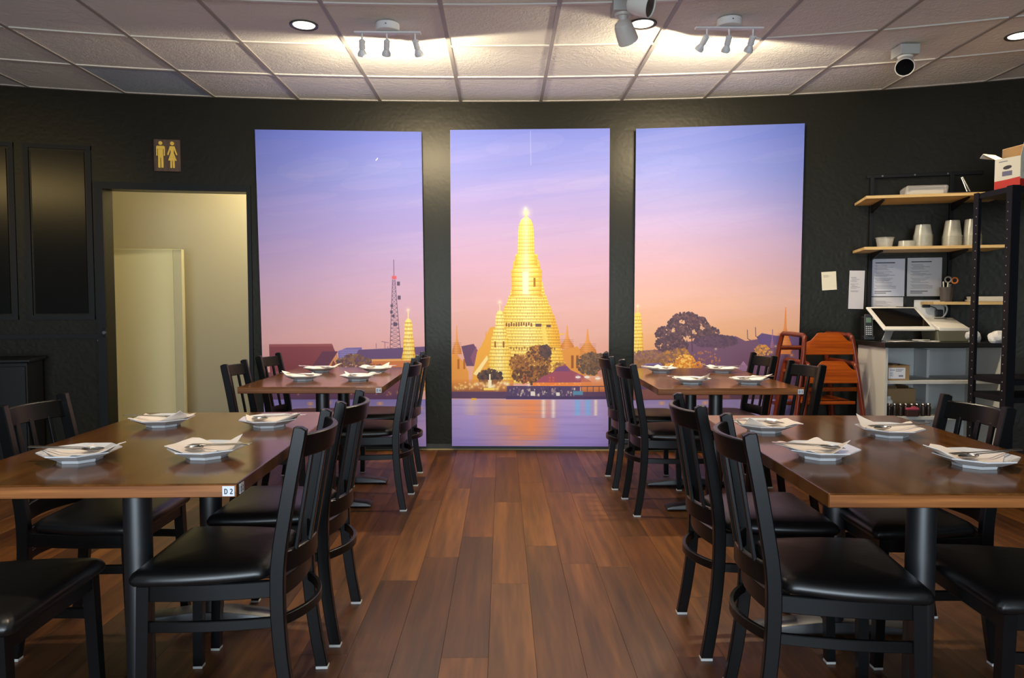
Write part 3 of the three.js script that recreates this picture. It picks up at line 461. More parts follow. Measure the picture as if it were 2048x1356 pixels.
const settings = [
  ['D2', 'near', 'wall', -1.167, -2.02], ['D2', 'near', 'aisle', -0.834, -2.06], ['D2', 'far', 'wall', -1.200, -2.59], ['D2', 'far', 'aisle', -0.821, -2.575],
  ['D1', 'near', 'aisle', 0.893, -2.03], ['D1', 'near', 'wall', 1.262, -1.92], ['D1', 'far', 'aisle', 0.885, -2.45], ['D1', 'far', 'wall', 1.264, -2.36],
  ['D4', 'near', 'wall', -1.118, -4.11], ['D4', 'near', 'aisle', -0.81, -4.11], ['D4', 'far', 'wall', -1.146, -4.60], ['D4', 'far', 'aisle', -0.794, -4.60],
  ['D3', 'near', 'aisle', 1.015, -3.91], ['D3', 'near', 'wall', 1.325, -3.905], ['D3', 'far', 'aisle', 0.990, -4.55], ['D3', 'far', 'wall', 1.371, -4.545],
];
settings.forEach(([id, end, side, x, z], i) => {
  const at = `at the ${end} ${side}-side seat of ${tableWord[id]}`, y = TABLE_H + 0.0005, turn = rr(-0.15, 0.15), out = x < tables[id].pos[0] ? Math.PI : 0;
  one('plate', plateGeom, M.china, `white octagonal plate ${at}`, 'plate', [x, y, z], turn, 'white octagonal plates on the tables');
  one('napkin', napkins[i % 5], M.napkin, `folded pale paper napkin ${at}`, 'napkin', [x, y, z], out + rr(-0.2, 0.2), 'paper napkins on the plates');
  const a = out + rr(-0.16, 0.16) + (out ? 0.05 : -0.05), ca = Math.cos(a), sa = Math.sin(a), gap = 0.024;
  [['spoon', spoonGeo, 1], ['fork', forkGeo, -1]].forEach(([n, g, s]) => {
    const m = one(n, g, M.steel, `steel ${n} on the napkin ${at}`, n, [x - 0.03 * ca + s * gap / 2 * sa, y + 0.0305, z + 0.03 * sa + s * gap / 2 * ca], a + s * 0.05, n === 'spoon' ? 'spoons on the plates' : 'forks on the plates');
    m.rotation.order = 'YXZ'; m.rotation.z = 0.055; 
  });
});

// ------------------------------------------------------------------ ceiling fittings
const dirTo = (d) => new THREE.Quaternion().setFromUnitVectors(new THREE.Vector3(0, -1, 0), new THREE.Vector3(...d).normalize());
function trackLight(x, z, len, heads, label, lit = true, power = SPOT, angle = 1.555) {
  const t = thing('track_light', label, 'lamp', [x, CEIL - 0.006, z], 0, 'white three-head spot bars');
  part('canopy', loft([...Array(32)].map((_, i) => [Math.cos(-i / 32 * 6.2832), Math.sin(-i / 32 * 6.2832)]).map(([a, b]) => [a * 0.066, b * 0.066]), [[0.001, 0], [1, 0], [1, -0.034], [0.96, -0.038], [0.001, -0.038]], [0, 0], 0.4), M.whiteMetal, t);
  part('canopy_screw', cyl(0.004, 0.004, 0.004, 0, -0.018, 0.066, 10).rotateX(0), M.blackPlastic, t);
  part('bar', box(len, 0.010, 0.034, 0, -0.045, 0, 0.003), M.whiteMetal, t);
  for (const [hx, d] of heads) {
    const h = new THREE.Group(); h.name = 'spot_head'; h.position.set(hx, -0.05, 0); t.add(h);
    part('stem', cyl(0.005, 0.005, 0.034, 0, -0.017, 0, 10), M.whiteMetal, h);
    const q = dirTo(d), P = (g) => g.applyQuaternion(q).translate(0, -0.034, 0);
    const rim = (k) => [...Array(24)].map((_, i) => { const a = -i / 24 * 6.2832; return [Math.cos(a) * k, Math.sin(a) * k]; });
    part('shell', P(loft(rim(1), [[0.001, 0.004], [0.010, 0.002], [0.0165, -0.004], [0.0165, -0.046], [0.0140, -0.050], [0.0165, -0.058], [0.0240, -0.074], [0.0245, -0.086], [0.0225, -0.086], [0.021, -0.074], [0.001, -0.066]], [0, 0], 0.4)), M.whiteMetal, h);
    part('bulb', P(loft(rim(1), [[0.001, -0.076], [0.020, -0.076], [0.020, -0.0835], [0.001, -0.085]], [0, 0], 0.4)), M.bulb, h);
    part('thumb_screw', bar([0.008, -0.036, 0.004], [0.03, -0.05, 0.010], 0.0016, 6), M.whiteMetal, h);
    if (lit) {
      const dv = new THREE.Vector3(...d).normalize(), L = new THREE.SpotLight(angle > 1 ? SPOT_COLOR : new THREE.Color(1, 0.70, 0.26), power, 0, angle, angle > 1 ? 0.06 : 0.6, 2);
      L.position.set(x + hx, CEIL - 0.006 - 0.084, z).addScaledVector(dv, 0.089); L.target.position.copy(L.position).add(dv); L.castShadow = true; L.shadow.mapSize.set(1024, 1024); L.shadow.radius = 1; L.name = 'spot_light'; scene.add(L, L.target);
    }
  }
}
const toWall = [0, -0.62, -0.78];
trackLight(-0.630, -4.11, 0.365, [[-0.140, [-0.12, -0.80, -0.58]], [-0.005, [-0.14, -0.72, -0.68]], [0.150, [0.20, -0.75, -0.63]]], 'white ceiling spot bar with three heads above the left mural board');
trackLight(1.226, -4.02, 0.370, [[-0.120, [-0.36, -0.70, -0.61]], [0.0, [-0.04, -0.80, -0.60]], [0.130, [-0.10, -0.78, -0.62]]], 'white ceiling spot bar with three heads above the right mural board');
trackLight(-3.66, -0.40, 0.36, [[-0.13, [0.04, -0.14, -0.98]], [0.13, [0.01, -0.14, -0.98]]], 'white two-head spot bar near the left wall, just outside the picture', true, 1.7, 0.22);
function downlight(x, z, label) {
  const t = thing('downlight', label, 'lamp', [x, CEIL, z], 0, 'round recessed downlights'), ring = [...Array(40)].map((_, i) => [Math.cos(-i / 40 * 6.2832) * 0.078, Math.sin(-i / 40 * 6.2832) * 0.078]);
  part('trim_ring', loft(ring, [[1.0, 0.0], [1.0, -0.004], [0.97, -0.007], [0.80, -0.004], [0.76, 0.0], [1.0, 0.0]], [0, 0], 0.5), mat({ color: lin(0.05, 0.045, 0.04), roughness: 0.4 }), t);
  part('lamp_disc', loft(ring, [[0.001, -0.003], [0.74, -0.003], [0.76, 0.0], [0.001, 0.0]], [0, 0], 0.5), mat({ color: lin(0.9, 0.9, 0.88), emissive: lin(1, 0.92, 0.76), emissiveIntensity: 5, roughness: 0.5 }), t);
  const L = new THREE.SpotLight(DOWN_COLOR, DOWN, 0, 0.85, 0.5, 2); L.position.set(x, CEIL - 0.012, z); L.target.position.set(x, 0, z); L.castShadow = true; L.shadow.radius = 3; L.name = 'down_light'; scene.add(L, L.target);
}
downlight(-1.095, -4.139, 'round recessed downlight glowing beside the left spot bar');
downlight(0.770, -4.094, 'round recessed downlight half hidden behind a white security camera');
downlight(2.970, -4.246, 'round recessed downlight at the right edge of the picture');
downlight(-1.02, -2.0, 'unseen downlight added above table D2 to brighten its plates');  // this and the next downlight are invented, out of view, to brighten the plates
downlight(1.12, -2.0, 'unseen downlight added above the untagged table to brighten its plates');
function securityCamera(x, z, drop, d, label, roll = 0) {
  const t = thing('security_camera', label, 'camera', [x, CEIL - 0.006, z], 0, 'white security cameras on the ceiling');
  part('junction_box', box(0.115, 0.058, 0.115, 0, -0.029, 0, 0.004, 2), mat({ color: lin(0.5, 0.5, 0.46), roughness: 0.5 }), t);
  part('mount_ring', [cyl(0.044, 0.04, 0.012, 0, -0.064, 0.0, 28), cyl(0.026, 0.018, 0.022, 0, -0.080, 0, 24)], M.whitePlastic, t);
  part('mount_arm', bar([0, -0.085, 0], [0, -0.085 - drop, 0], 0.012, 14), M.whitePlastic, t);
  const q = dirTo(d), P = (g) => g.applyQuaternion(q).translate(0, -0.092 - drop, 0), rim = [...Array(28)].map((_, i) => { const a = -i / 28 * 6.2832; return [Math.cos(a), Math.sin(a)]; });
  part('camera_body', P(loft(rim, [[0.001, 0.028], [0.022, 0.026], [0.040, 0.014], [0.047, -0.004], [0.052, -0.06], [0.053, -0.088], [0.049, -0.088], [0.048, -0.080], [0.001, -0.076]], [0, 0], 0.5)), M.whitePlastic, t);
  part('lens_face', P(loft(rim, [[0.001, -0.083], [0.0475, -0.083], [0.0475, -0.0805], [0.001, -0.0805]], [0, 0], 0.5)), M.lens, t);
}
securityCamera(2.405, -4.42, 0.004, [-0.42, -0.52, 0.74], 'white security camera with a dark round lens, above the counter side');
securityCamera(0.615, -3.80, 0.022, [0.42, -0.66, -0.62], 'white security camera seen from behind, pointing down at the far wall');
securityCamera(0.60, -3.42, 0.062, [0.80, -0.32, 0.45], 'white security camera cut off by the top of the picture, lens facing sideways');

// ------------------------------------------------------------------ restroom sign, latch, dark cabinet, passage
{
  const x = -2.48, t = thing('restroom_sign', 'dark wooden restroom plaque with golden man and woman figures above the doorway', 'sign', [x, 2.23, wallZ(x) + 0.004], -wallTurn(x));
  part('plaque', box(0.185, 0.235, 0.014, 0, 0, 0.007, 0.003), mat({ map: woodTex(128, 128, [92, 66, 42], [52, 38, 28], 91, 3, 20), roughness: 0.5 }), t);
  const gold = mat({ color: lin(0.62, 0.42, 0.06), roughness: 0.4 });
  const disc = (cx, cy, r) => [...Array(16)].map((_, i) => [cx + Math.cos(i / 16 * 6.2832) * r, cy + Math.sin(i / 16 * 6.2832) * r]);
  const ex = (p) => extrude(p, 0.008, 0.001).translate(0, 0, 0.013);
  part('man_figure', [ex(disc(-0.043, 0.088, 0.014)), ex([[-0.073, 0.062], [-0.067, 0.068], [-0.019, 0.068], [-0.013, 0.062], [-0.013, -0.005], [-0.021, -0.005], [-0.021, 0.045], [-0.065, 0.045], [-0.065, -0.005], [-0.073, -0.005]]), ex([[-0.061, 0.045], [-0.025, 0.045], [-0.025, -0.092], [-0.040, -0.092], [-0.041, -0.02], [-0.045, -0.02], [-0.046, -0.092], [-0.061, -0.092]])], gold, t);
  part('woman_figure', [ex(disc(0.038, 0.088, 0.014)), ex([[0.022, 0.068], [0.054, 0.068], [0.074, 0.005], [0.066, 0.001], [0.050, 0.043], [0.048, 0.02], [0.068, -0.038], [0.053, -0.038], [0.053, -0.092], [0.041, -0.092], [0.040, -0.038], [0.036, -0.038], [0.035, -0.092], [0.023, -0.092], [0.023, -0.038], [0.008, -0.038], [0.028, 0.02], [0.026, 0.043], [0.010, 0.001], [0.002, 0.005]])], gold, t);
  const l = thing('door_latch', 'small black latch at the edge of the doorway', 'latch', [DX0 - 0.01, 0.925, wallZ(DX0) + 0.018]);
  part('latch_plate', box(0.03, 0.07, 0.006, 0, 0, 0.003, 0.002), M.blackPlastic, l); part('latch_knob', bar([0.004, 0, 0.006], [0.012, 0, 0.034], 0.012, 14), M.blackPlastic, l); part('latch_screw', cyl(0.004, 0.004, 0.004, 0, 0, 0, 10).rotateX(Math.PI / 2).translate(-0.05, -0.06, 0.002), M.steel, l);
  const cab = thing('cabinet', 'low black cabinet against the dark wall at the far left', 'cabinet', [-3.63, 0, -5.02], -wallTurn(-3.6));
  part('carcass', box(0.78, 0.72, 0.34, 0, 0.38, 0, 0.004), M.trim, cab); part('cabinet_top', box(0.82, 0.022, 0.38, 0, 0.752, 0, 0.005), M.trim, cab); part('plinth', box(0.72, 0.03, 0.3, 0, 0.015, 0, 0.002), M.trim, cab);
  for (const s of [-1, 1]) { const d = part('door', box(0.375, 0.66, 0.018, s * 0.192, 0.385, 0.179, 0.003), M.trim, cab); part('handle', bar([s * 0.03, 0.42, 0.2], [s * 0.03, 0.52, 0.2], 0.005, 8), M.blackPlastic, d); }
  const pw = thing('partition', 'pale slab added in place of a light patch on the passage wall', 'partition', [-2.75, 0, -6.6]);  // added slab and edge strip; a patch of light painted as pale yellow colour
  part('light_patch_panel', box(0.74, 1.62, 0.05, -0.55, 0.81, 0, 0.003), mat({ color: lin(0.82, 0.76, 0.46), roughness: 0.8 }), pw); part('light_patch_edge', box(0.08, 1.618, 0.052, -0.14, 0.809, 0.0, 0.004), mat({ color: lin(0.66, 0.61, 0.40), roughness: 0.8 }), pw);
  const lamp = thing('ceiling_lamp', 'round ceiling lamp of the passage behind the doorway', 'lamp', [-2.0, 2.66, -6.25]);
  part('lamp_base', cyl(0.11, 0.11, 0.02, 0, -0.01, 0, 28), M.whiteMetal, lamp); part('lamp_bowl', cyl(0.1, 0.07, 0.045, 0, -0.042, 0, 28), mat({ color: lin(0.9, 0.9, 0.85), emissive: lin(1, 0.85, 0.55), emissiveIntensity: 3, roughness: 0.5 }), lamp);
  const L = new THREE.PointLight(new THREE.Color(1, 0.86, 0.54), 6.2, 0, 2); L.position.set(-2.0, 2.57, -6.25); L.castShadow = true; L.shadow.radius = 4; L.name = 'passage_light'; scene.add(L);
}

// ------------------------------------------------------------------ high chairs, one stacked on the other
function makeHighChair() {
  const o = new THREE.Group(); o.name = numbered('high_chair'); scene.add(o); const H = 0.735;
  // four splayed legs joined in two side frames by top arms; the back panel faces +z
  const at = (sx, sz, y) => { const t = y / H; return [sx * (0.255 - 0.095 * t), y, sz * (0.25 - 0.06 * t)]; };
  for (const sx of [-1, 1]) { const f = [bar(at(sx, 1, 0), at(sx, 1, H - 0.02), 0.0175, 12), bar(at(sx, -1, 0), at(sx, -1, H - 0.02), 0.0175, 12)]; part('side_frame', [tube([at(sx, 1, 0), at(sx, 1, 0.35), at(sx, 1, H - 0.06), at(sx, 0.93, H - 0.005), at(sx, 0.6, H), at(sx, -0.6, H), at(sx, -0.93, H - 0.005), at(sx, -1, H - 0.06), at(sx, -1, 0.35), at(sx, -1, 0)], 0.0165, 80, 10)], M.highFrame, o); }
  const bp = [[-0.172, 0.0], [0.172, 0.0], [0.158, 0.083], [0.122, 0.098], [0.078, 0.145], [0.066, 0.149], [-0.066, 0.149], [-0.078, 0.145], [-0.122, 0.098], [-0.158, 0.083]];
  const back = planar(smooth(extrude(bp, 0.02, 0.004, 2), 0.4), (x, y) => [y / 0.4, x / 0.8]); part('back_panel', back.rotateX(-0.08).translate(0, 0.605, 0.195), M.highchair, o);
  part('seat_board', planar(box(0.34, 0.02, 0.34, 0, 0.47, 0.01, 0.004), (x, y, z) => [z / 0.6, x / 0.6]), M.highchair, o);
  part('front_rail', bar([-0.175, 0.63, -0.2], [0.175, 0.63, -0.2], 0.016, 12), M.highFrame, o);
  part('footrest', box(0.40, 0.022, 0.07, 0, 0.22, -0.235, 0.005), M.highFrame, o);
  part('back_rail', box(0.405, 0.028, 0.02, 0, 0.375, 0.222, 0.005), M.highchair, o);
  part('lower_rail', box(0.45, 0.028, 0.02, 0, 0.12, 0.238, 0.005), M.highchair, o);
  part('crotch_post', bar([0, 0.47, -0.14], [0, 0.63, -0.2], 0.012, 10), M.highFrame, o);
  return o;
}
{
  const a = makeHighChair(); a.position.set(2.20, 0, -5.045); a.rotation.y = 0.03; tag(a, 'orange-stained wooden high chair standing on the floor, the lower of the stack', 'high chair', 'stacked high chairs');
  const b = a.clone(); b.name = numbered('high_chair'); scene.add(b); b.position.set(2.19, 0.188, -5.09); tag(b, 'orange-stained wooden high chair stacked on top of the other', 'high chair', 'stacked high chairs');
}

// ------------------------------------------------------------------ counter and what is on it
const CH = 0.885;
{
  const t = thing('counter_cabinet', 'white open-shelved counter cabinet behind the high chairs', 'cabinet', [2.50, 0, -4.74], 0);
  const W = 0.78, D = 0.37, th = 0.019;
  part('side_panel', box(th, CH - 0.03, D, th / 2, (CH - 0.03) / 2, -D / 2, 0.0015), M.melamine, t); part('side_panel', box(th, CH - 0.03, D, W - th / 2, (CH - 0.03) / 2, -D / 2, 0.0015), M.melamine, t);
  part('divider', box(th, CH - 0.06, D - 0.22, 0.40, (CH - 0.06) / 2, -D / 2 - 0.09, 0.0015), M.melamineIn, t);
  for (const y of [0.06, 0.385, 0.622]) part('shelf', box(W - 2 * th, 0.022, D - 0.02, W / 2, y, -D / 2, 0.0015), M.melamine, t);
  part('back_panel', box(W - 2 * th, CH - 0.06, 0.006, W / 2, (CH - 0.06) / 2, -D + 0.004, 0), M.melamineIn, t); part('kick_board', box(W - 2 * th, 0.05, 0.015, W / 2, 0.025, -0.05, 0.001), M.melamine, t);
  one('worktop', box(0.80, 0.034, 0.40, 0.395, -0.017, -0.18, 0.004, 2), M.counterTop, 'glossy black worktop of the white counter', 'worktop', [2.485, CH, -4.74]);
  one('small_box', box(0.05, 0.16, 0.06, 0, 0.08, 0, 0.004), M.blackPlastic, 'small black box at the back corner of the worktop beside the phone', 'box', [2.54, CH, -5.08]);
  const p = thing('cordless_phone', 'black cordless phone with silver keys standing in its cradle', 'phone', [2.525, CH, -5.02], -0.25);
  part('cradle', [box(0.075, 0.03, 0.08, 0, 0.015, 0, 0.008, 2)], M.blackPlastic, p); const bd = part('handset', box(0.05, 0.165, 0.024, 0, 0.0825, 0, 0.008, 3), M.blackPlastic, p); bd.position.set(0, 0.016, 0.005); bd.rotation.x = -0.12;
  part('display', box(0.034, 0.034, 0.002, 0, 0.122, 0.0125, 0.0005), mat({ color: lin(0.12, 0.20, 0.12), roughness: 0.3 }), bd); const keys = []; for (let r = 0; r < 5; r++) for (let k = 0; k < 3; k++) keys.push(box(0.010, 0.007, 0.002, -0.0135 + k * 0.0135, 0.024 + r * 0.0135, 0.0125, 0.001)); part('keypad', keys, mat({ color: lin(0.6, 0.6, 0.58), roughness: 0.4 }), bd); part('handset_trim', [box(0.003, 0.15, 0.02, -0.0245, 0.085, 0.002, 0.001), box(0.003, 0.15, 0.02, 0.0245, 0.085, 0.002, 0.001)], M.steel, bd);
  const s = thing('point_of_sale_screen', 'white tablet till with a dark screen leaning on a silver stand', 'till', [2.715, CH, -4.97], 0.02);
  part('stand_foot', box(0.16, 0.008, 0.13, -0.02, 0.004, 0.02, 0.003), M.steel, s); part('stand_neck', box(0.05, 0.15, 0.012, 0, 0, 0, 0.004).rotateZ(-0.5).rotateX(-0.3).translate(-0.075, 0.055, 0.0), mat({ color: lin(0.5, 0.52, 0.55), metalness: 0.7, roughness: 0.3 }), s);
  const tb = new THREE.Group(); tb.name = 'tablet'; tb.position.set(-0.005, 0.150, 0.01); tb.rotation.x = -1.02; s.add(tb);
  part('bezel', box(0.355, 0.285, 0.016, 0, 0, 0, 0.008, 3), M.whitePlastic, tb); part('screen', box(0.305, 0.228, 0.002, 0.0, 0.006, 0.0085, 0.0008), M.lens, tb); part('card_slot', box(0.06, 0.012, 0.006, 0.07, 0.146, 0.0, 0.002), M.blackPlastic, tb);
  const r = thing('receipt_printer', 'white receipt printer with a slanted lid on the worktop', 'printer', [3.01, CH, -4.93], -0.03);
  part('printer_base', extrude([[-0.105, 0], [0.105, 0], [0.115, 0.07], [-0.115, 0.07]], 0.2, 0.004, 2).translate(0, 0, -0.1), mat({ color: lin(0.15, 0.14, 0.09), roughness: 0.3 }), r);
  part('printer_lid', (() => { const g = extrude([[-0.1, 0.072], [0.1, 0.072], [0.1, 0.09], [-0.1, 0.155]], 0.205, 0.008, 3).translate(0, 0, -0.1025).rotateY(-Math.PI / 2); return smooth(g, 0.5); })(), M.whitePlastic, r); part('paper_slot', box(0.085, 0.003, 0.008, 0, 0, 0, 0.001).rotateX(0.31).translate(0, 0.151, -0.07), M.blackPlastic, r);
  // loose papers
  const sheet = (w, d, seedv) => { const g = new THREE.BoxGeometry(w, 0.0012, d, 8, 1, 8), q = g.attributes.position; for (let i = 0; i < q.count; i++) q.setY(i, q.getY(i) + 0.006 * vnoise(q.getX(i) * 22 + seedv, q.getZ(i) * 22, seedv) + 0.0006); g.computeVertexNormals(); return g; };
  [['crumpled receipts on the worktop under the till screen', 2.82, -4.83, 0.14, 0.09, 0.3, 0], ['long receipt lying across the worktop edge before the till', 2.66, -4.79, 0.24, 0.06, 0.05, 0], ['small receipt on top of the others beside the printer', 2.80, -4.86, 0.1, 0.07, -0.6, 0.008]].forEach(([lb, x, z, w, d, a, dy], i) => one('receipt', sheet(w, d, 3 + i), M.paper, lb, 'paper', [x, CH + 0.0005 + dy, z], a));
  const crumple = (k, sx, sy, sz) => { const g = mergeVertices(new THREE.IcosahedronGeometry(1, 3).deleteAttribute('uv').deleteAttribute('normal')), q = g.attributes.position; for (let i = 0; i < q.count; i++) { const x = q.getX(i), y = q.getY(i), z = q.getZ(i), n = 0.75 + 0.5 * vnoise(x * 2.2 + 9, y * 2.2 + z * 3.1 + 9, k); q.setXYZ(i, x * n * sx, Math.max(-0.55, y * n) * sy + 0.55 * sy, z * n * sz); } const h = toCreasedNormals(g, 0.2); h.setAttribute('uv', new THREE.BufferAttribute(new Float32Array(h.attributes.position.count * 2), 2)); return h; };
  one('crumpled_paper', crumple(21, 0.06, 0.055, 0.05), M.paper, 'crumpled white paper right of the printer', 'paper', [3.13, CH, -4.86]);
  one('crumpled_paper', crumple(22, 0.07, 0.05, 0.05), M.paper, 'crumpled white wrapping seen through the black rack', 'paper', [3.20, CH, -4.68], 0.4);
  // on the shelves of the counter
  const cb = thing('shipping_box', 'brown cardboard box with a white shipping label on the counter shelf', 'box', [2.60, 0.634, -4.83], 0.02);
  part('carton', box(0.145, 0.098, 0.14, 0, 0.049, 0, 0.002), M.card, cb);
  part('shipping_label', box(0.112, 0.072, 0.001, -0.012, 0.047, 0.0706, 0), mat({ map: canvasTex(224, 144, (c, w, h) => { c.fillStyle = '#e6e6ec'; c.fillRect(0, 0, w, h); c.fillStyle = '#30304a'; c.font = 'bold 30px serif'; c.fillText('Cres', 16, 40); for (let i = 0; i < 5; i++) c.fillRect(16, 58 + i * 12, 50 - (i % 2) * 12, 3); for (let i = 0; i < 3; i++) c.fillRect(96, 20 + i * 12, 104 - i * 14, 4); for (let i = 0; i < 22; i++) c.fillRect(136 + i * 2.8, 96, 1 + (i % 3) * 0.6, 24); }), roughness: 0.8 }), cb);
  part('flap', [box(0.07, 0.002, 0.14, -0.036, 0.104, 0, 0).rotateZ(0.06), box(0.07, 0.002, 0.14, 0.036, 0.104, 0, 0).rotateZ(-0.08)], M.cardDark, cb);
  const c2 = thing('open_carton', 'brown open carton on the lower counter shelf behind the jars', 'box', [2.68, 0.397, -4.95], 0.05);
  part('carton_side', [box(0.19, 0.17, 0.004, 0, 0.085, 0.08, 0), box(0.19, 0.17, 0.004, 0, 0.085, -0.08, 0), box(0.004, 0.17, 0.16, -0.095, 0.085, 0, 0), box(0.004, 0.17, 0.16, 0.095, 0.085, 0, 0)], M.card, c2); part('flap', box(0.004, 0.10, 0.15, 0, 0.05, 0, 0).rotateZ(0.5).translate(0.095, 0.1, 0), M.cardDark, c2);
  const bt = thing('squeeze_bottle', 'white plastic bottle at the left end of the lower counter shelf', 'bottle', [2.578, 0.397, -4.83]);
  const lathe = (pts, n = 24) => new THREE.LatheGeometry(pts.map((p) => new THREE.Vector2(p[0], p[1])), n);
  part('bottle_body', lathe([[0.0005, 0], [0.026, 0], [0.027, 0.006], [0.027, 0.085], [0.02, 0.1], [0.012, 0.106], [0.0005, 0.106]]), M.whitePlastic, bt); part('bottle_cap', lathe([[0.0005, 0.106], [0.013, 0.106], [0.012, 0.124], [0.0005, 0.125]]), M.whitePlastic, bt);
  const jarBody = lathe([[0.0005, 0], [0.0145, 0], [0.0155, 0.004], [0.0155, 0.058], [0.012, 0.066], [0.0005, 0.066]], 18), jarCap = lathe([[0.0005, 0.066], [0.0135, 0.066], [0.0135, 0.082], [0.0005, 0.083]], 18), jarM = mat({ color: lin(0.03, 0.02, 0.015), roughness: 0.15 });
  let j0; for (let i = 0; i < 8; i++) { let j; if (!j0) { j = j0 = new THREE.Group(); j.name = numbered('condiment_jar'); part('jar_body', jarBody, jarM, j); part('jar_lid', jarCap, M.steel, j); } else { j = j0.clone(); j.name = numbered('condiment_jar'); } scene.add(j); j.position.set(2.553 + i * 0.0375, 0.397, -4.775 - 0.004 * (i % 2)); tag(j, `small dark jar with a shiny lid, ${ORD[i]} from the left on the lower counter shelf`, 'jar', 'dark jars on the lower counter shelf'); }
  const pk = thing('sachet_box', 'red-topped sachet box in front of the dark jars', 'box', [2.69, 0.397, -4.748]); part('holder', box(0.075, 0.042, 0.022, 0, 0.021, 0, 0.002), mat({ color: lin(0.05, 0.02, 0.015), roughness: 0.5 }), pk); part('sachets', [box(0.085, 0.016, 0.022, 0, 0.05, 0, 0.005), box(0.03, 0.012, 0.018, 0.01, 0.06, 0, 0.004)], mat({ color: lin(0.42, 0.06, 0.10), roughness: 0.5 }), pk);
  one('plastic_bag', crumple(25, 0.055, 0.05, 0.05), M.film, 'crumpled clear plastic bag right of the open carton', 'bag', [2.84, 0.397, -4.93]);
  one('cloth', crumple(27, 0.09, 0.03, 0.06), mat({ color: lin(0.06, 0.12, 0.04), roughness: 0.9 }), 'green cloth lying on the lower counter shelf', 'cloth', [3.05, 0.397, -4.90]);
}

